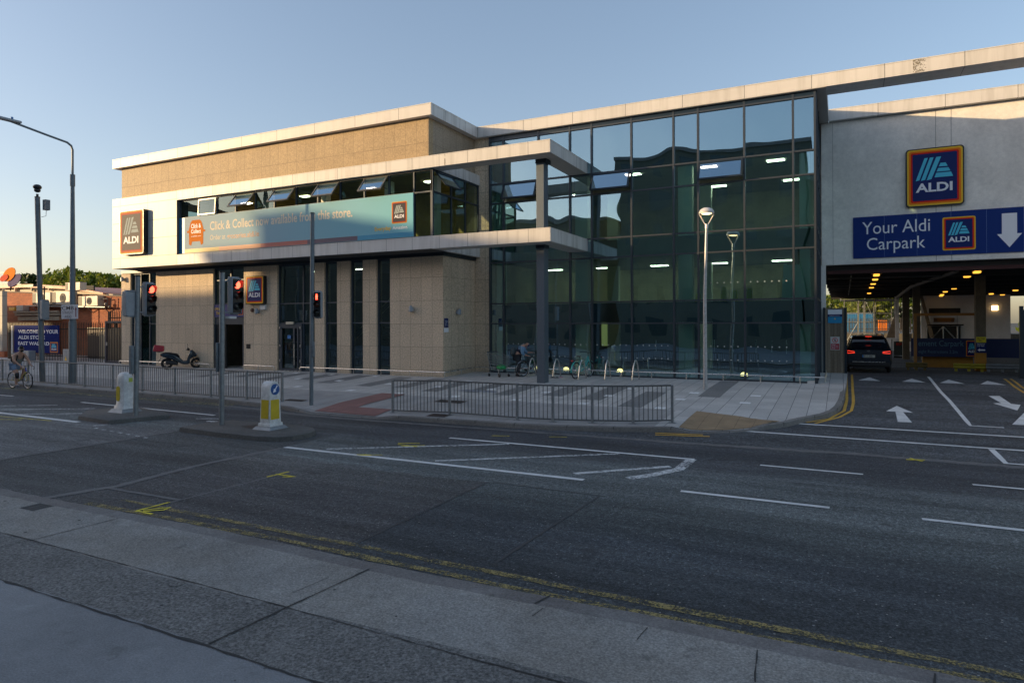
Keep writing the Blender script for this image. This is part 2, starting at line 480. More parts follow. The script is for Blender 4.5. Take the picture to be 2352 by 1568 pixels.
def flat(poly, name, m, parent, zo=.005, hf=None):
    hf = hf or (lambda x, y: RZ(y))
    a = sum(poly[i][0] * poly[(i + 1) % len(poly)][1] - poly[(i + 1) % len(poly)][0] * poly[i][1] for i in range(len(poly)))
    if a < 0: poly = poly[::-1]
    import bmesh
    bm = bmesh.new(); bm.faces.new([bm.verts.new((x, y, 0)) for x, y in poly])
    xs_ = [p[0] for p in poly]; ys_ = [p[1] for p in poly]
    if max(xs_) - min(xs_) > .4:
        for ax, a0, a1 in ((0, min(xs_), max(xs_)), (1, min(ys_), max(ys_))):
            k = a0 + .3
            while k < a1:
                bmesh.ops.bisect_plane(bm, geom=bm.verts[:] + bm.edges[:] + bm.faces[:], plane_co=(k, 0, 0) if ax == 0 else (0, k, 0), plane_no=(1, 0, 0) if ax == 0 else (0, 1, 0)); k += .3
    for v in bm.verts: v.co.z = hf(v.co.x, v.co.y) + zo
    me = bpy.data.meshes.new(name); bm.to_mesh(me); bm.free(); me.materials.append(m)
    o = bpy.data.objects.new(name, me); COL.objects.link(o)
    if parent is not None: o.parent = parent
    return o

PW = paint('white_road_paint', (.82, .82, .80), .36)
PWW = paint('worn_white_road_paint', (.72, .73, .72), .47)
PY = paint('yellow_road_paint', (.72, .42, .06), .36)
PYW = paint('worn_yellow_road_paint', (.36, .28, .10), .505, 38)
PYF = paint('faint_yellow_road_paint', (.36, .31, .10), .5, 18)
SPR = paint('yellow_survey_spray', (.85, .70, .04), .40, 20)
SEAM = mat('pale_joint_sealer', (.15, .145, .14), .85, n=(9, .35))
SEAMD = mat('dark_bitumen', (.045, .045, .047), .6, n=(9, .3))

# far-side white lines (hatched island, lane dashes, give-way lines)
for nm, a, mm, wd in (
    ('white_line', [(1.9, -12.42), (8.83, -12.42)], PW, .13), ('white_line', [(4.53, -9.87), (10.2, -9.88)], PW, .11),
    ('hatch_line', [(2.88, -12.2), (6.16, -9.98)], PWW, .12), ('hatch_line', [(5.66, -12.22), (8.7, -9.98)], PWW, .12), ('hatch_line', [(8.51, -12.06), (9.92, -10.73)], PWW, .14),
    ('hatch_line', [(10.15, -9.9), (10.12, -10.9), (9.8, -11.55), (9.5, -12.0)], PWW, .2),
    ('lane_dash', [(10.49, -12.46), (12.64, -12.48)], PW, .11), ('lane_dash', [(13.78, -12.54), (15.7, -12.55)], PW, .11), ('lane_dash', [(17.0, -12.6), (19.0, -12.6)], PW, .11),
    ('lane_dash', [(11.42, -9.86), (13.14, -9.88)], PW, .09), ('lane_dash', [(14.74, -9.93), (16.5, -9.93)], PW, .09),
    ('give_way_line', [(10.09, -6.37), (22, -6.6)], PW, .11), ('give_way_line', [(11.69, -5.0), (22, -5.0)], PW, .11),
    ('box_line', [(15.56, -6.56), (15.58, -7.79), (20, -7.8)], PW, .11),
    ('centre_line', [(15.92, 7.9), (15.71, 2.4), (15.59, -3.92), (16.25, -3.93)], PW, .10),
    ('stop_line', [(-14.0, -11.95), (-6.05, -12.17)], PW, .17), ('white_line', [(-10.77, -9.33), (-3.78, -9.6)], PW, .11),
    ('hatch_line', [(-9.37, -11.94), (-7.6, -10.91)], PWW, .12), ('hatch_line', [(-11.11, -11.64), (-8.64, -10.18)], PWW, .12), ('hatch_line', [(-12.22, -11.11), (-10.69, -10.16)], PWW, .10),
    ('lane_dash', [(-17.4, -9.35), (-15.21, -9.23)], PW, .1), ('lane_dash', [(-5.04, -12.42), (-4.85, -12.0)], PWW, .12),
    ('worn_arrow', [(-3.7, -10.3), (-3.0, -10.05)], PWW, .1), ('worn_arrow', [(-3.0, -10.5), (-1.7, -10.4)], PWW, .16)):
    strip(a, wd, nm, mm, road)
# crossing studs, nearly worn away
for i in range(7):
    strip([(-4.6 + i * .42, -12.6 - i * .06), (-4.45 + i * .42, -12.62 - i * .06)], .07, 'crossing_stud', PWW, road)
# arrows and speed-table triangles of the car park entrance
flat([(14.22, -1.31), (14.53, -2.39), (14.30, -2.36), (14.38, -3.9), (14.07, -3.93), (14.12, -2.35), (13.9, -2.35)][::-1], 'direction_arrow', PW, road)
flat([(16.89, 1.8), (17.19, 1.92), (17.13, .05), (17.32, -.1), (17.04, -1.16), (16.70, 0.0), (16.91, .12)], 'direction_arrow', PW, road)
flat([(16.5, -3.42), (17.12, -1.49), (17.22, -2.3), (18.2, -2.2), (18.2, -2.7), (17.25, -2.8), (17.3, -3.4)], 'direction_arrow', PW, road)
for x in (13.75, 15.2, 16.4, 17.62):
    flat([(x + .06, 6.8), (x - .37, 5.45), (x + .38, 5.42)], 'ramp_triangle', PW, road)
for a, b in (([(13.0, 7.94), (12.95, -.6), (12.87, -2.67), (12.52, -4.04), (12.0, -4.79)], .08), ([(13.2, 8.06), (13.12, -1.14), (13.05, -2.58), (12.75, -3.75), (12.21, -4.82)], .08),
             ([(8.78, -7.36), (9.87, -6.95 - .22)], .08), ([(8.83, -7.55), (10.05, -7.30)], .08),
             ([(18.42, 8.07), (18.15, 4.99), (18.04, 3.08), (18.2, 1)], .08), ([(18.62, 8.07), (18.35, 4.99), (18.24, 3.08)], .08)):
    strip(a, b, 'double_yellow_line', PY, road, jit=.004)
for y0, mm in ((-7.66, PYF), (-7.86, PYF)):
    strip([(-60, y0), (-14.9, y0), (-11.8, y0), (-5.2, y0 - .05)], .09, 'double_yellow_line', mm, road)
strip([(2.6, -17.07), (3.9, -17.05), (6.5, -17.02), (9.5, -17.09), (13.6, -17.12), (24, -17.15)], .12, 'double_yellow_line', PYW, road, jit=.02)
strip([(2.9, -16.72), (4.9, -16.76), (7.3, -16.79), (10.4, -16.84), (14, -16.9), (24, -17)], .10, 'double_yellow_line', PYW, road, jit=.02)
for pts, wd, mm in (([(-2.28, -17.2), (-2.2, -12.1)], .09, SEAM), ([(1.68, -17.2), (1.97, -16.2), (1.80, -14.6), (1.92, -12.55)], .17, SEAM), ([(1.85, -16.36), (3.73, -16.34)], .07, SEAM),
                ([(3.70, -16.5), (3.72, -15.6), (3.79, -13.6)], .05, SEAM),
                ([(9.0, -8.19), (12.78, -7.97), (15.8, -8.01), (30, -8.05)], .2, SEAM), ([(-6, -7.85), (-3.5, -8.1), (-1.5, -8.42), (1, -8.46), (6, -8.28), (9.0, -8.19)], .16, SEAM),
                ([(7.42, -13.3), (7.46, -17.1)], .03, SEAMD), ([(9.42, -13.29), (9.3, -16.55)], .04, SEAMD), ([(7.5, -13.25), (9.5, -13.3)], .03, SEAMD)):
    strip(pts, wd, 'surface_joint', mm, road, zo=.003, jit=wd * .22, seg=.18)
for a in ([(3.68, -17.02), (3.70, -16.5)], [(3.68, -17.02), (4.04, -17.03)], [(3.73, -16.95), (3.96, -16.67), (4.0, -16.82), (3.80, -17.0)], [(3.73, -14.65), (3.78, -14.17)], [(3.72, -14.43), (4.19, -14.41), (3.98, -14.53)],
          [(3.87, -12.41), (4.37, -12.2)], [(3.9, -12.42), (4.2, -12.35)], [(3.88, -11.0), (4.32, -10.78)], [(4.14, -11.25), (4.57, -10.95)], [(3.95, -11.1), (4.5, -11.15)], [(13.93, -8.14), (14.25, -8.06)], [(14.0, -8.0), (14.2, -8.2)],
          [(5.3, -9.2), (5.7, -9.05)], [(6.6, -8.75), (7.0, -8.6)], [(-9.5, -12.5), (-7, -12.35)], [(-12, -14), (-8, -12.6)]):
    strip(a, .045, 'survey_mark', SPR, road, zo=.008, jit=.012, seg=.1)

# near pavement
PAVE_L = ground_mat('near_concrete', (.265, .255, .235), .38, 45, tint=(.25, .235, .21), big=.45)
PAVE_D = ground_mat('near_concrete_dark', (.165, .16, .15), .6, 34, big=.25)
PAVE_S = ground_mat('near_tarmac_smooth', (.24, .245, .25), .22, 60, .7, big=.3, bigs=.5)
def band(y0f, y1f, z0, z1, name, m, x0=-60, x1=60, st=.2):
    b = MB(); vs = []; n = int((x1 - x0) / st)
    for i in range(n + 1):
        x = x0 + st * i; vs += [(x, y0f(x), z0), (x, y1f(x), z1)]
    return struct(b.add(vs, [(2 * i, 2 * i + 2, 2 * i + 3, 2 * i + 1) for i in range(n)]).build(name, m, smooth=False))
jt = {}
def ej(k, amp, seed):
    rnd = random.Random(seed)
    tab = [rnd.uniform(-amp, amp) for _ in range(900)]
    return lambda x: k + tab[int((x + 60) / .2) % 900] + .03 * math.sin(x * .9 + seed)
e1 = ej(-17.23, .012, 3); e1b = lambda x: e1(x) - .22; e2 = ej(-18.53, .008, 5); e3 = ej(-19.37, .015, 8)
KERBN = ground_mat('near_kerb', (.20, .19, .18), .3, 50, tint=(.17, .155, .145))
pv = band(e1b, e1, .05, .05, 'near_kerb', KERBN)
band(lambda x: e1(x) - .002, lambda x: e1(x) + .012, .05, 0, 'near_kerb_face', SEAMD)
band(e2, e1b, .05, .05, 'near_pavement', PAVE_L)
band(e3, e2, .05, .05, 'near_pavement', PAVE_D)
band(lambda x: -60, e3, .05, .05, 'near_pavement', PAVE_S)
HN = lambda x, y: .05
CR = mat('open_joint', (.045, .044, .042), .95)
strip([(-30, -18.53), (0, -18.5), (3.9, -18.5), (8.1, -18.54), (10.3, -18.6), (40, -18.7)], .012, 'slab_joint', CR, pv, .004, HN, .006, .15)
strip([(-30, -19.36), (5, -19.36), (7, -19.37), (9.2, -19.4), (40, -19.4)], .022, 'slab_joint', CR, pv, .004, HN, .012, .12)
for a, b, wd in (((8.10, -19.35), (8.23, -17.44), .02), ((3.86, -18.85), (3.955, -17.44), .012), ((12.22, -17.98), (12.18, -17.46), .016), ((11.26, -17.72), (11.28, -17.46), .008), ((10.29, -17.70), (10.31, -17.5), .008),
                 ((3.7, -18.9), (3.4, -18.83), .012), ((7.95, -18.3), (8.0, -17.8), .006), ((-.3, -19.3), (-.2, -17.45), .02), ((16.2, -19.3), (16.2, -17.45), .02), ((10.2, -17.45), (10.26, -17.22), .02), ((13.4, -17.45), (13.42, -17.25), .02)):
    strip([a, b], wd, 'slab_joint', CR, pv, .004, HN, wd * .35, .12)
rn = random.Random(11)
for i in range(46):
    x = rn.uniform(1, 14); y = rn.uniform(-20.5, -17.6); r_ = rn.uniform(.008, .022)
    o = MB().lathe([(r_, 0), (0, .001)], (x, y, .0535), 9).build('gum_spot', CR if i % 3 else SEAM, pv, smooth=False)
# drain grate
gt = MB().box(2.14, -17.765, .0505, 2.50, -17.485, .0525)
for i in range(7):
    for j in range(5):
        gt.box(2.16 + i * .045, -17.75 + j * .055, .052, 2.19 + i * .045, -17.715 + j * .055, .058)
d = tag(gt.build('drain_cover', SEAMD), 'small cast-iron gully grate set in the near pavement by the kerb', 'drain cover')
d2 = tag(MB().lathe([(.075, 0), (.075, .006), (.055, .007), (0, .004)], (6.72, -18.62, .05), 20).build('valve_cover', PAVE_D), 'small round valve cover flush in the near dark concrete strip', 'valve cover')

# far plaza: granite flags, concrete margin and kerb
def flags():
    m, nt, bs = new_mat('plaza_flags')
    P = pos(nt); s = N(nt, "ShaderNodeSeparateXYZ"); L(nt, P, s.inputs[0]); X, Y = s.outputs[0], s.outputs[1]
    lu, iu = gridline(nt, X, .44, .1, .014)
    iy = math_n(nt, 'MULTIPLY', math_n(nt, 'MODULO', math_n(nt, 'ABSOLUTE', iu), 2.0), .33)
    lv, iv = gridline(nt, math_n(nt, 'ADD', Y, iy), .62, 0, .009)
    cv = N(nt, "ShaderNodeCombineXYZ"); L(nt, iu, cv.inputs[0]); L(nt, iv, cv.inputs[1])
    wn = N(nt, "ShaderNodeTexWhiteNoise"); L(nt, cv.outputs[0], wn.inputs[0])
    v = math_n(nt, 'MULTIPLY_ADD', wn.outputs[0], .2, .9)
    v = math_n(nt, 'MULTIPLY', v, math_n(nt, 'MULTIPLY_ADD', noise(nt, P, .8, 5, .6), .5, .75))
    v = math_n(nt, 'MULTIPLY', v, ramp(nt, noise(nt, P, 40, 3, .8), [(.35, .8), (.65, 1.2)]))
    vm = N(nt, "ShaderNodeVectorMath"); vm.operation = 'SCALE'; vm.inputs[0].default_value = (.50, .485, .46); L(nt, v, vm.inputs['Scale'])
    line = math_n(nt, 'MAXIMUM', lu, math_n(nt, 'MULTIPLY', lv, .6))
    # concrete margin beside the road
    k = math_n(nt, 'LESS_THAN', math_n(nt, 'ADD', Y, math_n(nt, 'MULTIPLY', math_n(nt, 'GREATER_THAN', X, 8.7), 40)), -4.72)
    cc = N(nt, "ShaderNodeVectorMath"); cc.operation = 'SCALE'; cc.inputs[0].default_value = (.33, .32, .31); L(nt, v, cc.inputs['Scale'])
    lx, _ = gridline(nt, X, 3.1, 1.2, .012)
    a = mixc(nt, line, vm.outputs[0], (.075, .078, .083)); b2 = mixc(nt, lx, cc.outputs[0], (.06, .06, .06))
    L(nt, mixc(nt, k, a, b2), bs.inputs['Base Color'])
    bs.inputs['Roughness'].default_value = .7
    bump(nt, noise(nt, P, 50, 3), .3, .006, bs)
    return m
FLAGS = flags()
pz = MB(); XS = sorted(set([-150, -100, -60, -40, -30] + [a for a, b in KERB] + [-25 + .5 * i for i in range(77)]))
XS = [x for x in XS if x <= 13.03]
rows = []
for x in XS:
    y0 = yk(x) + .13
    col = [y0]
    col += [y0 + t for t in (.35, .7, 1.05, 1.4, 2.2) if y0 + t < 7]
    rest = [y for y in (.1, 2, 4, 7.1, 9) if y > col[-1] + .05]
    # always eleven points per column
    while len(col) + len(rest) < 11: col.append(col[-1] + .02)
    col = (sorted(col) + rest)[:11]
    rows.append([(x, y, PZ(x, y)) for y in col])
vs = [p for r_ in rows for p in r_]
pz.add(vs, [(i * 11 + j, (i + 1) * 11 + j, (i + 1) * 11 + j + 1, i * 11 + j + 1) for i in range(len(rows) - 1) for j in range(10)])
plaza = struct(pz.build('plaza', FLAGS, smooth=False))
MARG = ground_mat('kerb_stone', (.21, .20, .185), .3, 45)
kb = MB(); vs = []
KP = []
for (a, b), (c, d) in zip(KERB[1:], KERB[2:]):
    k = max(1, int(math.hypot(c - a, d - b) / .35))
    KP += [(a + (c - a) * i / k, b + (d - b) * i / k) for i in range(k)]
KP.append(KERB[-1])
for i, p in enumerate(KP):
    q = KP[min(i + 1, len(KP) - 1)]; r_ = KP[max(i - 1, 0)]
    t = Vector((q[0] - r_[0], q[1] - r_[1])).normalized(); n = Vector((-t.y, t.x))
    h = PZ(p[0], yk(p[0]) if p[0] < 12.9 else p[1]) + .003
    if p[0] > 12.9: h = RZ(p[1]) + .12
    o1 = Vector(p); o2 = o1 + n * .14
    zr = RZ(p[1]) - .02
    vs += [(o1.x - n.x * .01, o1.y - n.y * .01, zr), (o1.x, o1.y, h - .015), (o1.x + n.x * .015, o1.y + n.y * .015, h), (o2.x, o2.y, h)]
kb.add(vs, [(i * 4 + j, (i + 1) * 4 + j, (i + 1) * 4 + j + 1, i * 4 + j + 1) for i in range(len(KP) - 1) for j in range(3)])
kerb = struct(kb.build('kerb', MARG))
# kerb joints
for i in range(0, len(KP) - 1, 3):
    if -25 < KP[i][0] < 12.9:
        x, y = KP[i]; h = PZ(x, y) + .006
        MB().box(x - .006, y - .004, RZ(y), x + .006, y + .15, h).build('kerb_joint', CR, kerb, smooth=False)
# dark granite bands and white setts in the plaza
GB = ground_mat('dark_granite_band', (.23, .228, .224), .35, 45, .7, big=.15)
GW = ground_mat('white_sett', (.88, .88, .87), .12, 40, .6, big=.1)
for x0, x1, y0, y1 in ((5.46, 6.16, -3.72, -.66), (6.98, 7.68, -4.65, -1.47), (4.02, 4.72, -3.35, -1.0), (2.38, 3.0, -3.70, -1.04), (1.1, 1.66, -3.5, -1.25), (8.78, 9.44, -2.07, 2.42), (-.5, .15, -3.7, -.9),
                       (-2.1, -1.45, -3.2, -.5), (-6.05, -5.25, -3.0, -.4), (-3.8, -3.1, -3.3, -.45), (-7.7, -7.0, -2.4, -.35), (-9.4, -8.7, -3.0, -.4), (-11.4, -10.7, -2.5, -.4), (-13.2, -12.6, -3, -.5)):
    flat([(x0, y0), (x1, y0), (x1, y1), (x0, y1)], 'granite_band', GB, plaza, .004, PZ)
for x, y in ((1.73, -2.62), (3.63, -4.47), (3.88, -2.7), (5.88, -4.48), (4.16, -.97), (6.13, -2.76), (6.34, -1.01), (8.21, -4.53), (8.53, -1.35), (8.4, -2.8), (10.42, -1.41), (10.29, -2.89), (-9.46, -.6), (-7.73, -2.23),
             (-5.82, -4.2), (-5.49, -2.24), (-3.07, -4.4), (-2.81, -2.45), (-4.97, -.56), (-9.94, -2.16), (-.5, -2.56), (-7.36, -.6), (-.88, -4.46), (1.4, -4.46), (-12.2, -2.2), (-12.0, -4.2), (-14.2, -2.4), (-16.6, -4), (2.0, -.95), (-.2, -.9)):
    flat([(x - .15, y - .15), (x + .15, y - .15), (x + .15, y + .15), (x - .15, y + .15)], 'white_sett', GW, plaza, .008, PZ)
def tact(name, c1, c2):
    m, nt, bs = new_mat(name)
    P = pos(nt); s = N(nt, "ShaderNodeSeparateXYZ"); L(nt, P, s.inputs[0])
    lu, iu = gridline(nt, s.outputs[0], .4, .05, .012); lv, iv = gridline(nt, s.outputs[1], .4, 0, .012)
    fx = math_n(nt, 'SINE', math_n(nt, 'MULTIPLY', s.outputs[0], 2 * math.pi / .0667)); fy = math_n(nt, 'SINE', math_n(nt, 'MULTIPLY', s.outputs[1], 2 * math.pi / .0667))
    dd = math_n(nt, 'MULTIPLY_ADD', math_n(nt, 'MULTIPLY', fx, fy), .25, 1.0)
    v = math_n(nt, 'MULTIPLY', dd, math_n(nt, 'MULTIPLY_ADD', noise(nt, P, 3, 5), .7, .65))
    vm = N(nt, "ShaderNodeVectorMath"); vm.operation = 'SCALE'; vm.inputs[0].default_value = c1; L(nt, v, vm.inputs['Scale'])
    L(nt, mixc(nt, math_n(nt, 'MAXIMUM', lu, lv), vm.outputs[0], c2), bs.inputs['Base Color'])
    bs.inputs['Roughness'].default_value = .8
    return m
TR = tact('red_tactile', (.25, .125, .11), (.14, .08, .07)); TB = tact('brown_tactile', (.32, .225, .13), (.16, .11, .07))
flat([(-1.5, -7.9), (-1.5, -4.6), (-.5, -4.6), (-.45, -7.15), (.84, -7.15), (.84, -7.98)], 'tactile_paving', TR, plaza, .014, PZ)
flat([(9.25, -6.9), (9.26, -4.72), (11.45, -5.5), (10.78, -6.2), (10.3, -6.6), (9.75, -6.84)], 'tactile_paving', TB, plaza, .014, PZ)
MAN = mat('iron_cover', (.06, .045, .04), .7, .4, n=(20, .4), b=(40, .6, .02))
for i, (x0, x1, y0, y1, lb) in enumerate(((1.3, 2.3, -5.65, -5.2, 'rusty rectangular manhole cover behind the long guardrail'), (2.5, 3.1, -7.85, -7.45, 'iron gully cover tight behind the kerb below the guardrail'), (-3.7, -2.9, -7.0, -6.7, 'worn rectangular cover beside the pedestrian signal pole'))):
    tag(flat([(x0, y0), (x1, y0), (x1, y1), (x0, y1)], 'manhole_cover', MAN, None, .009, PZ), lb, 'manhole cover')
sb = ground_mat('pale_paving', (.27, .28, .31), .2, 45, .7)
flat([(.6, -3.3), (2.3, -3.3), (2.1, -2.9), (.9, -2.9)], 'pale_slab', sb, plaza, .006, PZ)

# traffic islands
ISL = ground_mat('island_concrete', (.125, .12, .112), .5, 60, big=.4)
ISF = ground_mat('island_kerb', (.07, .07, .068), .5, 40)
def island(poly, name, label):
    p2 = []
    cx = sum(a for a, b in poly) / len(poly); cy = sum(b for a, b in poly) / len(poly)
    b = MB(); n = len(poly)
    inn = [(cx + (x - cx) * .985, cy + (y - cy) * .97) for x, y in poly]
    out = [(cx + (x - cx) * 1.01, cy + (y - cy) * 1.02) for x, y in poly]
    b.add([(x, y, -.01) for x, y in out] + [(x, y, .105) for x, y in poly] + [(x, y, .12) for x, y in inn],
          [tuple(range(2 * n, 3 * n))] + [(i, (i + 1) % n, n + (i + 1) % n, n + i) for i in range(n)] + [(n + i, n + (i + 1) % n, 2 * n + (i + 1) % n, 2 * n + i) for i in range(n)])
    o = struct(b.build(name, ISL)); o['label'] = label
    return o
i1 = island([(-6.6, -11.85), (-4.89, -12.05), (-4.43, -10.61), (-5.2, -10.2), (-6.9, -9.9), (-7.5, -10.4), (-7.5, -11.1)], 'traffic_island', 'left dark concrete traffic island with angular kerb')
i2 = island([(-2.1, -12.0), (-.61, -12.14), (.73, -12.13), (1.2, -12.0), (1.46, -11.75), (1.5, -11.3), (1.35, -10.9), (1.05, -10.65), (.5, -10.5), (-.15, -10.48), (-1.91, -10.6), (-2.12, -11.2)], 'traffic_island', 'right traffic island with rounded end and iron cover')
flat([(-.76, -11.3), (-.1, -11.5), (.0, -11.15), (-.6, -10.95)], 'iron_cover', MAN, i2, .126, lambda x, y: 0)
# ------------------------------------------------------------------ the supermarket
STX = panels('granite_front', (.62, .50, .365), (.24, .19, .14), 'X', .545, -2.465, .975, 1.70, .012, speck=.42, rough=.75)
STY = panels('granite_side', (.60, .49, .36), (.22, .18, .14), 'Y', .545, 0.1, .975, 1.70, .012, speck=.42, rough=.75)
SUX = panels('granite_upper', (.39, .285, .165), (.22, .16, .10), 'X', .5404, -1.967, 2.0, 9.944, .013, speck=.35, rough=.6, var=.05)
SUY = panels('granite_upper_side', (.36, .29, .21), (.16, .12, .09), 'Y', .5404, -.5, 2.0, 9.944, .013, speck=.35, rough=.6)
WC = (.66, .64, .61)
WBX = panels('white_cladding', WC, (.12, .12, .12), 'X', 1.284, -16.692, 50, 0, .014, var=.03, rough=.42, stain=.35)
WLX = panels('white_cladding_block', (.54, .525, .50), (.12, .12, .12), 'X', 2.23, -16.692, .914, 6.165, .014, var=.03, rough=.42, stain=.1)
WRX = panels('white_roof_edge', WC, (.12, .12, .12), 'X', 2.236, -21.116, 50, 0, .016, var=.03, rough=.42, stain=.15)
WGX = panels('white_roof_edge_glass', WC, (.12, .12, .12), 'X', 2.256, 11.9, 50, 0, .016, var=.03, rough=.42, stain=.3)
WSY = panels('white_cladding_side', WC, (.12, .12, .12), 'Y', 1.6, -.2, 50, 0, .014, var=.03, rough=.42, stain=.6)
SOFF = mat('soffit_panel', (.50, .47, .43), .6, n=(1, .06))
FR = mat('window_frame', (.045, .06, .078), .5, .15)
FRM = mat('curtain_mullion', (.06, .07, .082), .35, .35)
GLC = glass('curtain_glass', (.46, .74, .64), .38, .022, .55)
GLW = glass('shop_glass', (.38, .52, .48), .16, .012, .8)
GLB = glass('band_glass', (.36, .48, .42), .02, .02, .7)
SASH = glass('open_sash_glass', (.5, .5, .6), .5, .004, .5)
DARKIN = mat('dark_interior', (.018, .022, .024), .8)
SHOPIN = mat('shop_interior', (.06, .055, .045), .8, n=(1.5, .6))
GREYIN = mat('grey_interior_wall', (.42, .40, .28), .8, n=(1.2, .25))
OLIVE = mat('olive_interior_wall', (.32, .27, .10), .8, n=(1.2, .3))
COLM = mat('interior_column_paint', (.9, .95, .85), .6)
SLABM = mat('floor_edge_panel', (.16, .19, .19), .5)
NAVYP = mat('dark_blue_panel', (.008, .02, .035), .3)
LIGHT = emis('ceiling_light_diffuser', (1.0, .93, .75), 5)
WARM = emis('warm_lamp', (1.0, .60, .24), 2.5)

sm_ = thing('supermarket', 'long two-storey granite and white-banded supermarket with a tall glass front', 'supermarket', (-5, 1, .47))
def P_(b, name, m, **k): return b.build(name, m, sm_, world=True, **k)

# ground storey stone
for a, b in ((-23.02, -22.24), (-20.08, -15.65), (-13.47, -11.24), (-8.9, -8.32), (-7.57, -6.83), (-6.1, -5.35), (-4.62, -1.92)):
    P_(MB().box(a, 0, .2, b, .4, 5.5), 'stone_wall', STX)
P_(MB().box(-2.3, .4, .2, -1.921, 2.66, 5.5), 'side_wall', STY)
P_(MB().box(-1.95, 2.66, .2, -1.15, 3.1, 10.95), 'corner_pier', STX)
P_(MB().box(-23.02, .4, .2, -22.7, 14, 5.5), 'side_wall', STY)
# dark recess under the projecting band
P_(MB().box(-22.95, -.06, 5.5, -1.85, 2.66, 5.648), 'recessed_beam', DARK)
# upper stone wall
P_(MB().box(-21.38, -1.03, 9.25, -1.93, -.7, 10.95), 'upper_wall', SUX)
P_(MB().box(-2.3, -.7, 9.25, -1.931, 2.66, 10.95), 'upper_side_wall', SUY)
P_(MB().box(-21.4, -.7, 9.3, -21.1, 13.5, 10.94), 'upper_side_wall', SUY)
P_(MB().box(-22.7, 13.5, .2, 12, 13.9, 10.94), 'back_wall', STX)
# roof slabs with white edges
r1 = P_(MB().box(-21.8, -1.27, 10.95, -1.68, 14, 11.40), 'roof', WRX)
P_(MB().box(-1.679, -1.268, 10.952, -1.65, 2.43, 11.398), 'roof_edge', WSY)
P_(MB().box(-21.81, -1.282, 11.395, -1.64, -1.1, 11.425).box(-1.75, -1.1, 11.395, -1.64, 2.42, 11.425), 'coping', WRX)
P_(MB().box(-1.66, 2.43, 10.95, 30, 3.45, 11.40), 'glass_roof_edge', WGX)
P_(MB().box(-1.66, 3.45, 10.95, 12.36, 14, 11.38), 'roof', SOFF)
P_(MB().box(12.36, 3.45, 10.952, 12.39, 6.9, 11.398), 'roof_edge', WSY)
P_(MB().box(-1.66, 2.418, 11.395, 30, 2.6, 11.425), 'coping', WGX)
P_(MB().box(-1.66, 2.44, 10.935, 12.36, 3.44, 10.948), 'soffit', SOFF)
# projecting band with the long recessed window
P_(MB().box(-21.8, -1.27, 5.65, -16.69, -.62, 9.32), 'white_block', WLX)
P_(MB().box(-16.689, -1.27, 8.86, 3.42, -.52, 9.305), 'upper_band', WBX)
P_(MB().box(-16.689, -1.27, 5.65, 3.42, -.52, 6.125), 'lower_band', WBX)
P_(MB().box(-16.7, -1.28, 9.3, 3.46, -1.1, 9.33).box(3.3, -1.1, 9.3, 3.46, 2.87, 9.33), 'coping', WBX)
P_(MB().box(-16.7, -1.28, 6.12, 3.46, -1.1, 6.15).box(3.3, -1.1, 6.12, 3.46, 2.66, 6.15), 'coping', WBX)
for z0, z1, yb in ((8.86, 9.305, 2.87), (5.65, 6.125, 2.66)):
    P_(MB().box(3.421, -1.268, z0 + .001, 3.45, yb, z1 - .001), 'canopy_side_edge', WSY)
    P_(MB().box(2.63, -.519, z0 + .002, 3.42, yb - .001, z1 - .002), 'canopy_side_beam', SOFF)
    P_(MB().box(-1.93, -.519, z0 + .002, -1.68, 2.655, z1 - .002).box(-1.679, -.519, z0 + .001, -1.65, 2.655, z1 - .001), 'band_end', WSY)
    P_(MB().box(2.66, -1.2, z0 - .012, 3.40, 2.64, z0 - .001).box(-1.6, -1.2, z0 - .012, 2.66, -.56, z0 - .001), 'soffit', SOFF)
P_(MB().box(-21.5, -1.0, 9.2, -1.95, 2.6, 9.24), 'band_roof', SOFF)
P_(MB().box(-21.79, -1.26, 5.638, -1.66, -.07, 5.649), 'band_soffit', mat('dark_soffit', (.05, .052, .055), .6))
# canopy column
P_(MB().box(2.56, -.53, .3, 2.88, -.13, 8.70), 'canopy_column', mat('column_paint', (.10, .125, .15), .42, .15, n=(30, .3)), bevel=.012)
P_(MB().box(2.54, -.55, 8.70, 2.98, -.1, 8.849), 'column_cap', DARK)
P_(MB().box(2.54, -.55, 5.50, 2.90, -.1, 5.637), 'column_collar', DARK)

SM = paint('dirt_stain', (.30, .26, .19), .53, 22)
for x0_, x1_, z0_, z1_, y_ in ((14.98, 15.36, 10.96, 11.39, 2.424), (-1.03, -.99, 8.87, 9.3, -1.276)):
    P_(MB().box(x0_, y_, z0_, x1_, y_ + .002, z1_), 'dirt_streak', SM, smooth=False)
# --- band window
fr = MB().box(-16.69, -1.10, 6.125, -1.70, -1.0, 6.20).box(-16.69, -1.10, 8.80, -1.70, -1.0, 8.859).box(-16.69, -1.10, 7.93, -2.6, -1.0, 7.99).box(-16.69, -1.10, 6.2, -16.62, -1.0, 8.8)
bx = [-15.33, -14.05, -12.78, -11.48, -10.28, -8.95, -7.68, -6.42, -5.12, -3.84, -2.6, -1.76]
for x in bx: fr.box(x - .03, -1.10, 7.99, x + .03, -1.0, 8.8)
fr.box(-2.63, -1.1, 6.2, -2.57, -1.0, 7.93).box(-1.80, -1.1, 6.2, -1.70, -1.0, 8.8).box(-2.57, -1.1, 7.93, -1.8, -1.0, 7.99)
for y in (.35, 1.5, 2.62): fr.box(-1.78, y - .03, 6.2, -1.70, y + .03, 8.8)
fr.box(-1.78, -1.0, 6.125, -1.70, 2.65, 6.2).box(-1.78, -1.0, 8.8, -1.70, 2.65, 8.859).box(-1.78, -1.0, 7.93, -1.70, 2.65, 7.99)
wband = P_(fr, 'band_window_frame', FR)
def pane(*q): P_(MB().quad(*q), 'band_pane', GLB, smooth=False)
X0 = -16.62
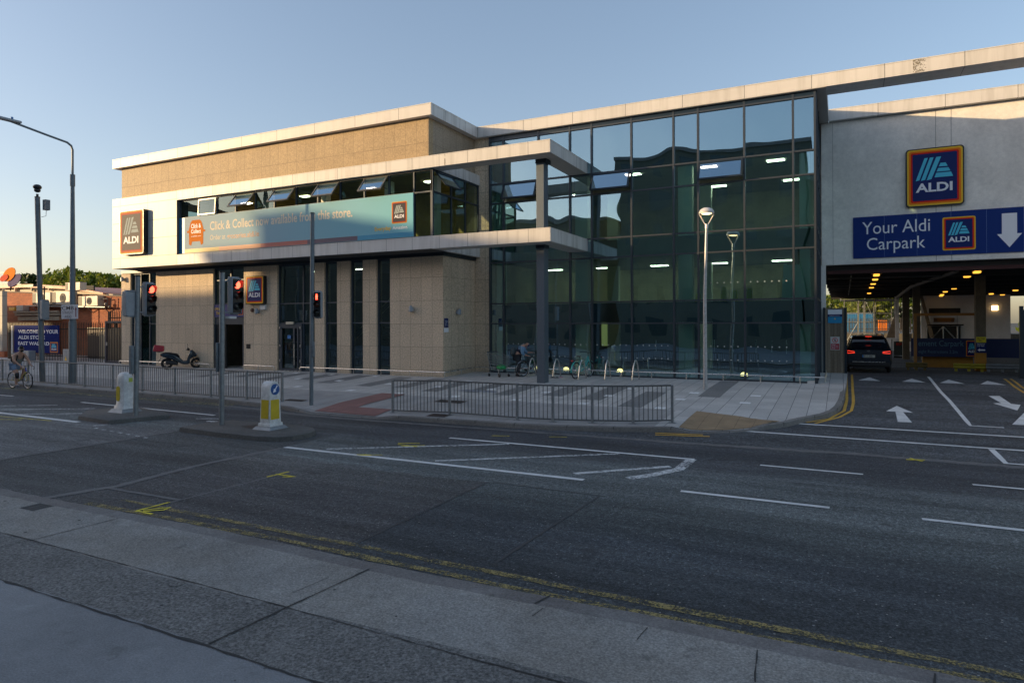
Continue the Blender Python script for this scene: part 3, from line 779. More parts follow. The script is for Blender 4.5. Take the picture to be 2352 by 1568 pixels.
for i, x in enumerate([-15.33, -14.05, -12.78, -11.48, -10.28, -8.95, -7.68, -6.42, -5.12, -3.84, -2.6]):
    if i not in (1, 3, 5, 7, 9): pane((X0, -1.05, 7.99), (x, -1.05, 7.99), (x, -1.05, 8.8), (X0, -1.05, 8.8))
    X0 = x
pane((-2.6, -1.05, 6.2), (-1.76, -1.05, 6.2), (-1.76, -1.05, 7.93), (-2.6, -1.05, 7.93)); pane((-2.6, -1.05, 7.99), (-1.76, -1.05, 7.99), (-1.76, -1.05, 8.8), (-2.6, -1.05, 8.8))
Y0 = -1.0
for y in (.35, 1.5, 2.62):
    pane((-1.74, Y0, 6.2), (-1.74, y, 6.2), (-1.74, y, 7.93), (-1.74, Y0, 7.93))
    if y != .35: pane((-1.74, Y0, 7.99), (-1.74, y, 7.99), (-1.74, y, 8.8), (-1.74, Y0, 8.8))
    Y0 = y
def sash(x0, x1, z0, z1, y, ang, wd=.06, gm=SASH, fm=None, name='open_window'):
    """top-hung window swung out by ang about its head"""
    h = z1 - z0; c, s = math.cos(ang), math.sin(ang)
    Mx = Matrix.Rotation(-ang, 3, 'X')
    def T(p): return Vector((p[0], y, z1)) + Vector((0, -s * (z1 - p[1]) , -(z1 - p[1]) * c + (z1 - p[1]) * 0))
    b = MB(); m_ = (x0 + x1) / 2
    for cx, cz, dx, dz in ((m_, z0 + wd / 2, x1 - x0, wd), (m_, z1 - wd / 2, x1 - x0, wd), (x0 + wd / 2, (z0 + z1) / 2, wd, h - 2 * wd), (x1 - wd / 2, (z0 + z1) / 2, wd, h - 2 * wd)):
        b.obox(T((cx, cz)), (dx, .05, dz), Matrix.Rotation(-ang, 3, 'X'))
    o = P_(b, name, fm or FR)
    q = MB().quad(T((x0 + wd, z0 + wd)), T((x1 - wd, z0 + wd)), T((x1 - wd, z1 - wd)), T((x0 + wd, z1 - wd))).build('pane', gm, o, smooth=False)
    st_ = MB()
    for x in (x0 + .03, x1 - .03): st_.tube([Vector((x, y, z1 - h * .7)), T((x, z0 + h * .18))], .01, 5)
    st_.build('stay', FR, o)
    return o
LF = mat('sash_frame_light', (.20, .19, .165), .35, .5)
sash(-15.30, -14.08, 8.0, 8.79, -1.10, R(4), fm=LF, gm=GLB)
for a, b in ((-12.75, -11.5), (-10.25, -8.98), (-7.65, -6.45), (-5.09, -3.87)): sash(a, b, 7.99, 8.79, -1.10, R(38), fm=LF)
ss = MB(); an = R(40)
def T2(y, z): return (-1.70 + math.sin(an) * (8.79 - z), y, 8.79 - (8.79 - z) * math.cos(an))
for a, b in (((-.9, 8.75), (.3, 8.75)), ((.3, 8.75), (.3, 8.02)), ((.3, 8.02), (-.9, 8.02)), ((-.9, 8.02), (-.9, 8.75))): ss.tube([T2(*a), T2(*b)], .03, 4)
so_ = P_(ss, 'open_window', FR)
MB().quad(T2(-.9, 8.02), T2(.3, 8.02), T2(.3, 8.75), T2(-.9, 8.75)).build('pane', SASH, so_, smooth=False)
# room behind the band
P_(MB().box(-16.6, 3.2, 6.2, -2.0, 3.3, 8.9).box(-16.6, -.9, 8.88, -1.8, 3.2, 8.92).box(-16.6, -.9, 6.13, -1.8, 3.2, 6.17), 'office_interior', OLIVE)
for x in (-15.9, -12.2, -8.5, -4.9, -2.5): P_(MB().box(x, 0.0, 6.2, x + .3, .3, 8.85), 'interior_column', COLM)
for x in (-14.6, -10.6, -6.6, -3.4): P_(MB().box(x, .8, 8.84, x + .5, 1.1, 8.87), 'ceiling_light', LIGHT)

# --- ground-floor openings
def opening(x0, x1, mull=(), trans=(3.66, 2.73), z0=.48, z1=5.5, name='window'):
    b = MB().box(x0, .10, z0, x0 + .07, .2, z1).box(x1 - .07, .10, z0, x1, .2, z1).box(x0 + .07, .10, z1 - .07, x1 - .07, .2, z1).box(x0 + .07, .10, z0, x1 - .07, .2, z0 + .07)
    xe = [x0 + .07] + list(mull) + [x1 - .07]
    for x in mull: b.box(x - .035, .10, z0 + .07, x + .035, .2, z1 - .07)
    for t in trans:
        for a, c in zip(xe, xe[1:]): b.box(a + (.035 if a in mull else 0), .105, t - .03, c - (.035 if c in mull else 0), .195, t + .03)
    o = P_(b, name, FR)
    ze = [z0 + .07] + sorted(trans) + [z1 - .07]; g_ = MB()
    for a, c in zip(xe, xe[1:]):
        for d_, e_ in zip(ze, ze[1:]): g_.quad((a, .15, d_), (c, .15, d_), (c, .15, e_), (a, .15, e_))
    gg = g_.build('pane', GLW, o, smooth=False)
    return o
opening(-22.24, -20.08, (-20.75, -21.5), (2.73,))
opening(-15.65, -13.47, (-14.5,), (4.9,), 3.68, name='entrance_fanlight')
w2 = opening(-11.24, -8.9, (-9.69,), (3.66, 2.73))
opening(-8.32, -7.57); opening(-6.83, -6.1); opening(-5.35, -4.62)
P_(MB().box(-11.17, .2, 2.76, -8.97, .26, 3.63), 'spandrel_panel', mat('spandrel', (.03, .045, .06), .3))
# double glass door
dm = MB().box(-11.15, .04, .5, -11.0, .10, 2.7).box(-9.86, .04, .5, -9.73, .10, 2.7).box(-10.05, .05, .5, -9.95, .1, 2.6).box(-11.0, .04, 2.5, -9.86, .1, 2.7).box(-11.0, .04, .5, -9.86, .1, .6).box(-10.28, .045, .6, -10.18, .1, 2.5)
dr = P_(dm, 'glass_door', FR)
MB().tube([(-10.15, -.02, .75), (-10.15, -.02, 1.75)], .02, 8).build('handle', GALVL, dr)
P_(MB().box(-11.2, -.02, .47, -9.75, .1, .5), 'door_sill', GALVL)
for z in (.9, 1.6, 2.45):
    P_(MB().box(-11.13, .0, z, -11.06, .04, z + .12), 'hinge', GALVL); P_(MB().box(-9.84, .0, z, -9.77, .04, z + .12), 'hinge', GALVL)
P_(MB().box(-10.65, -.04, 2.68, -10.2, .04, 2.80), 'door_light_box', mat('cream_box', (.6, .55, .42), .5))
P_(MB().box(-10.62, .03, 2.0, -10.42, .045, 2.16), 'door_sticker', mat('blue_sticker', (.05, .2, .5), .5))
# open entrance
P_(MB().box(-15.62, .08, 2.68, -13.5, .35, 3.04), 'entrance_header', FR)
P_(MB().box(-15.62, .12, .47, -14.85, .2, 2.68), 'sliding_door', mat('dark_door', (.02, .023, .026), .3))
P_(MB().box(-13.62, .05, .47, -13.47, .35, 2.68).box(-15.65, .05, .47, -15.6, .35, 2.68), 'entrance_jamb', FR)
P_(MB().box(-22.6, 4.6, .3, -2.0, 4.7, 5.5).box(-22.6, .45, 5.30, -2.0, 4.6, 5.35).box(-15.9, .45, .3, -15.8, 4.6, 5.3), 'shop_interior', SHOPIN)
P_(MB().box(-22.6, .45, .35, -2.0, 4.6, .46), 'shop_floor', mat('shop_floor_tile', (.16, .14, .12), .3))
sh = MB()
for z in (.9, 1.3, 1.7, 2.1): sh.box(-15.5, 3.2, z, -12.5, 3.6, z + .04)
for x in (-15.5, -14.0, -12.5): sh.box(x, 3.2, .46, x + .05, 3.6, 2.2)
tag(sh.build('shop_shelf', mat('shelf_metal', (.3, .29, .27), .5)), 'metal shop shelving seen through the open store entrance', 'shelf')
PP = [mat('poster_a', (.55, .40, .08), .6), mat('poster_b', (.35, .34, .30), .6), mat('poster_c', (.30, .06, .05), .6)]
for i, (x, z, w_, h_) in enumerate(((-14.1, 1.45, .3, .35), (-13.9, 1.9, .25, .2), (-13.75, 1.3, .22, .4))):
    P_(MB().box(x, 2.9, z, x + w_, 2.95, z + h_), 'poster', PP[i])
P_(MB().box(-14.4, 2.6, .46, -13.7, 2.9, 1.2), 'counter', GREYIN)
for x in (-21.5, -18.6, -14.9, -10.6, -7.9, -5.0): P_(MB().box(x, 1.6, 5.26, x + .4, 1.7, 5.29), 'ceiling_light', LIGHT)
# staircase behind the narrow windows
stc = MB()
for i in range(10): stc.box(-7.6 + i * .32, 1.0, 1.0 + i * .25, -7.2 + i * .32, 2.0, 1.05 + i * .25)
stc.tube([(-7.6, .9, 2.0), (-4.4, .9, 4.5)], .025, 6).tube([(-7.6, .9, 1.7), (-4.4, .9, 4.2)], .015, 6)
P_(stc, 'staircase', GREYIN)
# wall lamps, boxes
def wall_lamp(x, y, z, rz, label):
    t = thing('wall_lamp', label, 'lamp', (x, y, z), rz, 'grey conical wall lamps')
    MB().lathe([(.045, .12), (.07, .09), (.13, -.08), (.12, -.11), (.0, -.11)], (0, -.12, 0), 16, (0, -.35, 1)).build('lamp_shade', SIGG, t)
    MB().box(-.05, -.06, -.05, .05, 0, .06).build('bracket', SIGG, t)
wall_lamp(-12.47, 0, 3.33, 0, 'grey conical wall lamp just below the small store sign')
wall_lamp(-3.44, 0, 3.33, 0, 'grey conical wall lamp alone on the broad stone pier')
wall_lamp(-1.92, 1.08, 3.2, R(90), 'grey conical wall lamp on the shaded side wall by the bikes')
wall_lamp(-22.75, 0, 5.2, 0, 'small wall lamp high on the left end pier by the gate')
tag(MB().box(-12.3, -.09, 3.38, -11.93, 0, 3.62).build('alarm_box', mat('white_plastic', (.62, .62, .6), .5), bevel=.01), 'white alarm box beside the wall lamp below the store sign', 'alarm box')
tag(MB().lathe([(.08, 0), (.1, .06), (.07, .1), (0, .11)], (-12.85, 0, 3.37), 14, (0, -1, 0)).build('siren', mat('brown_siren', (.12, .05, .03), .5)), 'round brown siren below the small store sign', 'siren')
tag(MB().box(-13.3, -.012, 1.5, -13.02, .0, 1.72).build('air_vent', BLACK), 'small square dark vent in the wall beside the entrance', 'vent')
tag(MB().box(-15.0, .1, 2.9, -14.6, .28, 3.0).build('entrance_sensor', mat('cream_box', (.6, .55, .42), .5)), 'small pale sensor box under the opening times board', 'sensor')

# --- curtain wall
XM = [-1.12, -.44, 1.24, 2.68, 3.64, 5.32, 7.0, 7.935, 9.615, 11.285, 12.0]
ZT = [.55, 2.68, 3.55, 5.36, 6.15, 7.97, 8.83, 10.75]
opens = {(1, 5), (4, 5), (7, 5)}
for x in XM: P_(MB().box(x - .035, 2.58, .5, x + .035, 2.72, 10.93), 'mullion', FRM)
P_(MB().box(-1.15, 2.6, 10.78, 12.03, 2.9, 10.94), 'head_panel', NAVYP)
P_(MB().box(-1.15, 2.62, .2, 12.03, 2.9, .52), 'plinth_panel', NAVYP)
for i, (a, b) in enumerate(zip(XM, XM[1:])):
    g1 = MB()
    for j, (c, d_) in enumerate(zip(ZT, ZT[1:])):
        if (i, j) not in opens: g1.quad((a, 2.66, c), (b, 2.66, c), (b, 2.66, d_), (a, 2.66, d_))
    bay = P_(g1, 'glazing_bay', GLC, smooth=False)
    for z in ZT: MB().box(a + .035, 2.59, z - .03, b - .035, 2.71, z + .03).build('transom', FRM, bay)
for a, b in ((-.41, 1.21), (3.67, 5.29), (7.965, 9.585)): sash(a, b, 8.0, 8.8, 2.58, R(24), .07, fm=DARK)
# right return of the glass box
YS = [2.66, 3.8, 5.3, 7.14]; c2 = MB(); g2 = MB()
for y in YS[1:]: c2.box(11.97, y - .035, .5, 12.07, y + .03, 10.93)
c2.box(11.97, 2.62, .5, 12.07, 2.70, 10.93)
for z in ZT:
    for a, b in zip(YS, YS[1:]): c2.box(11.98, a + .04, z - .03, 12.06, b - .04, z + .03)
for a, b in zip(YS, YS[1:]):
    for c, d_ in zip(ZT, ZT[1:]): g2.quad((12.02, a, c), (12.02, b, c), (12.02, b, d_), (12.02, a, d_))
P_(c2, 'side_mullions', FRM); P_(g2, 'side_glass_panes', GLC, smooth=False)
# inside the glass box: three floors
P_(MB().box(-1.1, 2.78, 2.72, 11.95, 2.82, 3.50), 'floor_edge', NAVYP)
P_(MB().box(-1.1, 2.83, 3.2, 11.95, 10, 3.5), 'floor_slab', GREYIN)
P_(MB().box(-1.1, 3.0, 5.42, 11.95, 10, 6.1), 'floor_slab', mat('slab_edge', (.22, .25, .24), .6))
P_(MB().box(-1.1, 3.0, 8.86, 11.95, 10, 8.95), 'ceiling', mat('ceiling_tile', (.30, .30, .27), .8, n=(2, .15)))
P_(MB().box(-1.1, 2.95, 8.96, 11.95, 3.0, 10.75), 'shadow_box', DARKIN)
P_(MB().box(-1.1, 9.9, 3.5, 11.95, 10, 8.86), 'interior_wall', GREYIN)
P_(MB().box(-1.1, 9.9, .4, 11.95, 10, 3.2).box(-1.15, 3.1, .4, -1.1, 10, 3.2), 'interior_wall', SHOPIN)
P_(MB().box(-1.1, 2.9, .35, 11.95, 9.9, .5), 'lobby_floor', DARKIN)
P_(MB().box(-1.15, 3.1, 3.5, -1.1, 10, 8.86), 'interior_wall', GREYIN)
for x0, x1 in ((-1.05, -.72), (2.72, 3.27), (7.06, 7.6), (11.46, 11.8)):
    P_(MB().box(x0, 3.12, .5, x1, 3.5, 8.86), 'interior_column', COLM)
    P_(MB().box(x0, 7.4, .5, x1, 7.7, 8.86), 'interior_column', COLM)
P_(MB().box(-1.1, 3.25, 5.62, 11.9, 3.35, 5.82), 'service_duct', NAVYP)
for x, y in ((10.3, 3.6), (4.8, 3.45), (7.85, 3.5), (1.3, 6.5), (7.6, 7.5), (10.6, 7.6)):
    P_(MB().box(x, y, 8.83, x + .62, y + .3, 8.855), 'ceiling_light', LIGHT)
for x in (10.1, 7.4, 4.7, 2.0, -.7):
    P_(MB().box(x, 7.9, 5.38, x + .8, 8.15, 5.415), 'ceiling_light', LIGHT)
for x in (-.2, 6.2): P_(MB().box(x, 6, 3.15, x + .3, 6.2, 3.19), 'ceiling_light', LIGHT)
P_(MB().box(1.6, 9.8, 1.5, 2.4, 9.88, 2.9), 'lit_display', emis('lit_display', (.9, .85, .35), .12))
DOT = mat('frosted_dots', (.45, .50, .47), .6)
dd = MB()
for a, b in ((-.44, 1.24), (1.24, 2.68), (2.68, 3.64), (3.64, 5.32), (5.32, 7.0), (7.935, 9.615), (9.615, 11.285)):
    k = int((b - a - .2) / .245)
    for i in range(k):
        for z in (1.29, 1.80) + ((4.2,) if a > 7 else ()):
            x = a + .2 + i * .245; dd.lathe([(.026, 0), (.026, .003)], (x, 2.655, z), 10, (0, -1, 0))
do = P_(dd, 'manifestation_dots', DOT); do['kind'] = 'stuff'
vp = MB()
for x in (6.2, 6.9, 8.45, 9.15, 9.95, 10.5, 11.0): vp.box(x, 2.9, 1.55, x + .03, 2.92, 2.05)
P_(vp, 'door_pulls', GALVL)

def floor_light(x, y, label):
    t = thing('uplight', label, 'lamp', (x, y, .5), 0, 'warm round uplights behind the glass')
    MB().blob((0, 0, .22), (.14, .06, .12), 14, 8).build('diffuser', WARM, t)
    MB().lathe([(.15, 0), (.15, .18), (.13, .2)], (0, 0, 0), 14).build('base', DARK, t)
floor_light(2.4, 2.84, 'glowing round uplight behind glass right of the canopy column')
floor_light(4.75, 2.84, 'glowing round uplight behind glass between the bare bike hoops')
floor_light(9.55, 2.84, 'glowing round uplight at the foot of the glass near its right end')
floor_light(1.05, 2.84, 'glowing round uplight behind the bending man')

# wet-floor signs on the first floor
WF = mat('safety_yellow', (.72, .62, .02), .5)
wf = None
for x, h, lb in ((7.86, .34, 'leftmost yellow wet floor sign upstairs behind the lamp post'), (8.82, .55, 'tallest yellow wet floor sign on the upper floor window line'), (9.22, .42, 'small pale yellow wet floor sign, third from the left upstairs'), (9.74, .48, 'rightmost yellow wet floor sign behind the upper glass')):
    t = thing('wet_floor_sign', lb, 'wet floor sign', (x, 2.98, 3.5), 0, 'yellow wet floor signs upstairs')
    b = MB(); b.add([(-.12, -.10, 0), (.12, -.10, 0), (.07, -.01, h), (-.07, -.01, h), (-.12, -.08, 0), (.12, -.08, 0), (.07, .01, h), (-.07, .01, h)], [(0, 1, 2, 3), (5, 4, 7, 6), (0, 3, 7, 4), (1, 5, 6, 2), (3, 2, 6, 7)])
    b.build('front_panel', WF, t)
    MB().tube([(0, .1, 0), (0, 0, h * .95)], .02, 4).build('rear_leg', WF, t)
t = thing('step_ladder', 'pale folding board standing upstairs behind the right end glass', 'ladder', (11.2, 3.05, 3.5))
MB().add([(-.36, 0, 0), (-.22, 0, 0), (-.16, 0, 1.35), (-.28, 0, 1.35), (.22, 0, 0), (.36, 0, 0), (.28, 0, 1.2), (.16, 0, 1.35)] + [(-.36, .04, 0), (-.22, .04, 0), (-.16, .04, 1.35), (-.28, .04, 1.35), (.22, .04, 0), (.36, .04, 0), (.28, .04, 1.2), (.16, .04, 1.35)],
         [(0, 1, 2, 3), (4, 5, 6, 7), (8, 11, 10, 9), (12, 15, 14, 13), (0, 3, 11, 8), (1, 9, 10, 2), (4, 7, 15, 12), (5, 13, 14, 6), (3, 2, 10, 11), (7, 6, 14, 15)]).build('side_frame', COLM, t)
b = MB()
for z in (.25, .55, .85, 1.15): b.box(-.2, .0, z, .24, .05, z + .06)
b.box(-.26, .015, .0, .26, .03, 1.3); b.build('step', COLM, t)

# low tube rails along the foot of the wall
def low_rail(pts, label, posts):
    t = thing('low_rail', label, 'rail', (pts[0][0], pts[0][1], PZ(*pts[0])), 0, 'low steel rails at the foot of the store')
    o = Vector(t.location)
    P3 = [Vector((x, y, PZ(x, y) + .24)) - o for x, y in pts]
    a, z = P3[0], P3[-1]
    full = [a - Vector((0, 0, .24))] + [a - Vector((0, 0, .05)), a + (P3[1] - a).normalized() * .06] + P3[1:-1] + [z - (z - P3[-2]).normalized() * .06, z - Vector((0, 0, .05)), z - Vector((0, 0, .24))]
    MB().tube(full, .022, 8).build('rail_tube', GALVL, t)
    for x, y in posts:
        b = Vector((x, y, PZ(x, y))) - o
        MB().tube([b, b + Vector((0, 0, .24))], .02, 6).build('post', GALVL, t)
low_rail([(-22.8, -.28), (-15.6, -.28)], 'low steel rail behind the parked scooter', [(-20.3, -.28), (-18, -.28)])
low_rail([(-13.2, -.28), (-11.15, -.28)], 'short low steel rail between entrance and glass door', [(-12.2, -.28)])
low_rail([(-9.55, -.28), (-1.65, -.28), (-1.65, 2.4), (4.9, 2.4)], 'long low steel rail turning the stone corner by the trolley', [(-8, -.28), (-6.4, -.28), (-4.9, -.28), (-3.4, -.28), (-1.68, -.28), (-1.65, 1), (.2, 2.4), (1.9, 2.4), (3.5, 2.4)])
low_rail([(4.95, 2.4), (12.28, 2.4), (12.28, 5.4)], 'low steel rail below the right part of the glass front', [(6.16, 2.4), (7.5, 2.4), (8.86, 2.4), (10.17, 2.4), (11.49, 2.4), (12.28, 3.2), (12.28, 4.2)])
tag(MB().box(11.72, 2.585, .56 - .08, 12.0, 2.6, .62).build('plinth_label', mat('white_plastic', (.62, .62, .6), .5)), 'small white plate on the dark plinth at the glass corner', 'plate')
# ------------------------------------------------------------------ car park wing
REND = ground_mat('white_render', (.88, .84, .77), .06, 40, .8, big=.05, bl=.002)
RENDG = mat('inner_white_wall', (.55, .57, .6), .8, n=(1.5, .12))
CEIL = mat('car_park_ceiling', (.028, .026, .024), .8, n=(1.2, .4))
BRN = mat('dirty_concrete_column', (.16, .13, .09), .8, n=(3, .3))
AMBER = emis('amber_lamp', (1.0, .45, .05), .75)
cp = thing('car_park_entrance', 'white-walled car park wing spanning the vehicle entrance', 'building', (16, 7.3, .5))
def C_(b, name, m, **k): return b.build(name, m, cp, world=True, **k)
C_(MB().box(12.1, 7.15, 5.06, 30, 7.5, 10.93), 'front_wall', REND)
C_(MB().box(12.06, 7.17, .3, 12.25, 7.5, 5.06), 'entrance_pier', REND)
C_(MB().box(16.12, 7.144, 5.06, 16.135, 7.149, 10.9).box(16.625, 7.144, 5.06, 16.64, 7.149, 10.9).box(12.52, 7.144, 5.06, 12.53, 7.149, 10.9), 'wall_joints', mat('render_joint', (.27, .26, .25), .8))
C_(MB().box(12.39, 6.9, 10.95, 30, 12, 11.40), 'roof_edge', WGX)
C_(MB().box(12.40, 6.888, 11.395, 30, 7.1, 11.425), 'coping', WGX)
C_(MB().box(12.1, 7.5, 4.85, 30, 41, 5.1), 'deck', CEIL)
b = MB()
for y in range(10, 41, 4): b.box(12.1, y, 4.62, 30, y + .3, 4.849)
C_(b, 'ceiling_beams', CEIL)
b = MB()
for y in (8.6, 11.6, 15.2, 19.0): b.tube([(12.3, y, 4.58), (16.5, y + .2, 4.58)], .025, 6)
b.tube([(16.9, 8, 4.7), (16.1, 17, 4.55), (15.9, 24, 4.2)], .09, 8).tube([(13.2, 8, 4.66), (13.3, 30, 4.66)], .03, 6)
C_(b, 'ceiling_pipes', mat('pipe_grey', (.09, .085, .08), .5))
C_(MB().box(12.3, 7.52, 4.7, 26, 7.6, 4.84), 'red_beam', mat('dark_red_beam', (.06, .012, .01), .6))
C_(MB().box(12.5, 41, .3, 30, 41.3, 1.0), 'rear_kerb', CONC)
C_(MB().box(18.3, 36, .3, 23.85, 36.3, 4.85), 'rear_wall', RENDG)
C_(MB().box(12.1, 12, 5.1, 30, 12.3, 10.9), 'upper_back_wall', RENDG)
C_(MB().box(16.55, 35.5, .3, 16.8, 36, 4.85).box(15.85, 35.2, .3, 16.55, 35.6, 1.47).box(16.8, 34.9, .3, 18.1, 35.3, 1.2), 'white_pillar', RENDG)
C_(MB().add([(15.95, 35.8, 1.45), (16.55, 35.8, 1.45), (16.55, 35.8, 3.3), (15.95, 36.0, 1.45), (16.55, 36.0, 1.45), (16.55, 36.0, 3.3)], [(0, 1, 2), (5, 4, 3), (0, 2, 5, 3), (0, 3, 4, 1), (1, 4, 5, 2)]), 'ramp_side', BRN)
C_(MB().add([(18.15, 35.6, 4.8), (18.35, 35.6, 4.8), (19.1, 35.6, 1.5), (18.85, 35.6, 1.5), (18.15, 35.8, 4.8), (18.35, 35.8, 4.8), (19.1, 35.8, 1.5), (18.85, 35.8, 1.5)], [(0, 3, 2, 1), (4, 5, 6, 7), (0, 1, 5, 4), (0, 4, 7, 3), (1, 2, 6, 5), (3, 7, 6, 2)]), 'ramp_brace', BRN)
for x0, x1, y in ((16.07, 16.41, 22), (16.51, 16.87, 21)): C_(MB().box(x0, y, .4, x1, y + .4, 4.85), 'column', BRN)
C_(MB().box(18.2, 12.5, 1.3, 18.57, 12.9, 4.85), 'column', BRN)
C_(MB().box(18.19, 12.49, .4, 18.58, 12.91, 1.3), 'painted_column_foot', mat('orange_paint', (.42, .19, .02), .6, n=(5, .2)))
C_(MB().box(16.35, 14.6, .45, 18.4, 14.8, 1.03), 'orange_plinth', mat('orange_paint', (.42, .19, .02), .6))
lw = None
for i, (x, y) in enumerate(((14.12, 7.9), (14.2, 11.0), (14.27, 14.85), (14.34, 18.8), (14.5, 27), (17.56, 8.0), (17.64, 10.8), (18.69, 22.6), (18.81, 27.2), (19.5, 36.0 - .8), (19.3, 33), (22.48, 27.3), (22.2, 33), (23.2, 35))):
    where = ['over the entrance lane nearest the street', 'second in the left ceiling row', 'third in the left ceiling row', 'fourth in the left ceiling row', 'deepest of the left ceiling row', 'right of the lane nearest the street', 'second behind the front right one', 'left of the orange-footed column, nearer', 'left of the orange-footed column, middle', 'deepest, in front of the rear white wall', 'second deepest by the rear white wall', 'far right, nearest', 'far right, middle', 'far right, deepest'][i]
    t = thing('ceiling_lamp', 'amber ceiling lamp ' + where, 'lamp', (x, y, 4.62), 0, 'amber lamps under the car park deck')
    MB().box(-.11, -.2, -.03, .11, .2, .05).build('diffuser', AMBER, t, bevel=.02)
    MB().box(-.19, -.36, .051, .19, .36, .12).build('housing', CEIL, t)
t = thing('wall_light', 'square lit wall light on the rear white wall', 'lamp', (22.9, 35.99, 3.7), 0)
MB().box(-.2, -.1, -.18, .2, -.04, .18).build('diffuser', WARM, t); MB().box(-.22, -.039, -.2, .22, 0, .2).build('housing', BLACK, t)

# timber gate leaf with notices
WOOD = panels('weathered_timber', (.26, .205, .15), (.02, .016, .012), 'X', .115, 12.19, 50, 0, .008, var=.25, rough=.8, speck=.3, stain=.5)
t = thing('timber_panel', 'tall weathered timber board panel beside the car park entrance', 'gate', (12.6, 7.05, .5))
MB().box(12.22, 7.0, .55, 12.92, 7.06, 3.28).build('boards', WOOD, t, world=True)
MB().box(12.92, 6.98, .5, 13.02, 7.12, 3.3).box(12.14, 6.99, .5, 12.219, 7.1, 3.3).build('post', DARK, t, world=True)
sp = MB()
for i in range(6): sp.tube([(12.25 + i * .12, 7.03, 3.28), (12.25 + i * .12, 7.03, 3.36)], .006, 4)
sp.build('spike', GALV, t, world=True)
# sign helpers -------------------------------------------------------
def logo(t, x0, z0, x1, z1, y, border=True, muted=False, edge=True):
    """framed square sign with slanted bars, facing -y, on parent t (local coordinates)"""
    W, H = x1 - x0, z1 - z0
    yel, org, red, cy, nv = (YEL, ORG, RED, CYAN, NAVY)
    if muted:
        yel, org, red = [mat('matt_' + k_, c_, .65, spec=.2) for k_, c_ in (('yellow', (.62, .38, .06)), ('orange', (.52, .13, .02)), ('red', (.42, .04, .02)))]
        cy = mat('pale_stripe', (.40, .46, .45), .75, spec=.1); nv = mat('dark_brown_sign', (.035, .028, .04), .6, spec=.2)
    fr_ = (.02, .05, .085, .115) if edge else (0, .03, .06, .095)
    k = 0
    for f, m_, nm in ((0 if edge else None, BLACK, 'sign_box'), (fr_[0], yel, 'yellow_border'), (fr_[1], org, 'orange_border'), (fr_[2], red, 'red_border'), (fr_[3], nv, 'blue_field')):
        if f is None: continue
        d_ = f * min(W, H)
        MB().plate(rrect(x0 + d_, z0 + d_, x1 - d_, z1 - d_, max(.01, min(W, H) * (.06 - f * .35))), y - .003 * k - .004, y - .003 * k).build(nm, m_, t, smooth=False)
        k += 1
    yy = y - .003 * k - .003
    def q(*p): return [(x0 + u * W, z1 - v * H) for u, v in p]
    b = MB()
    for poly in (((.17, .555), (.235, .545), (.385, .17), (.325, .172)), ((.262, .555), (.335, .545), (.485, .168), (.42, .17)), ((.36, .555), (.445, .54), (.615, .165), (.53, .168)),
                 ((.572, .335), (.725, .335), (.69, .275), (.602, .275)), ((.535, .42), (.772, .42), (.737, .36), (.562, .36)), ((.498, .515), (.815, .515), (.782, .44), (.528, .44))):
        b.plate(q(*poly), yy, yy + .003)
    b.build('slanted_bars', cy, t, smooth=False)
    text('ALDI', x0 + .17 * W, x0 + .805 * W, z1 - .755 * H, z1 - .60 * H, yy, WHITE, t, .03)
t = thing('store_sign', 'large square store sign high on the white car park wall', 'sign', (16.07, 7.15, 7.18), 0, 'framed store signs')
MB().plate(rrect(-.96, 0, .96, 2.27, .12), -.14, -.001).build('sign_box', BLACK, t)
logo(t, -.95, .005, .95, 2.265, -.141)
t = thing('store_sign', 'sun-glared tall store sign on the white block at far left', 'sign', (-19.85, -1.27, 6.30), 0, 'framed store signs')
MB().plate(rrect(-.97, 0, .97, 2.28, .12), -.25, -.001).build('sign_box', BLACK, t)
logo(t, -.96, .005, .96, 2.275, -.251, muted=True)
t = thing('store_sign', 'small store sign on the stone pier right of the entrance', 'sign', (-12.52, 0, 3.66), 0, 'framed store signs')
MB().plate(rrect(-.6, 0, .6, 1.36, .07), -.2, -.001).build('sign_box', BLACK, t)
logo(t, -.595, .003, .595, 1.357, -.201)
# long blue car-park sign
t = thing('car_park_sign', 'long blue car park sign with white arrow over the entrance', 'sign', (16.06, 7.15, 5.28))
MB().box(-2.8, -.05, 0, 2.81, -.001, 1.665).build('board', mat('sign_blue', (.006, .032, .19), .45, spec=.2), t)
text('Your Aldi', -2.47, -.14, .955, 1.45, -.055, WHITE, t, .0)
text('Carpark', -2.31, -.30, .16, .80, -.055, WHITE, t, .0)
logo(t, .27, .165, 1.33, 1.44, -.051, edge=False)
MB().plate([(2.14, 1.455), (2.14, .69), (1.99, .69), (2.37, .185), (2.75, .69), (2.60, .69), (2.60, 1.455)], -.056, -.052).build('down_arrow', WHITE, t, smooth=False)
b = MB()
for x in (-1.69, -.575, .545, 1.67): b.box(x - .004, -.0515, 0, x + .004, -.0505, 1.665)
b.build('panel_joint', mat('joint_blue', (.15, .25, .45), .5), t)
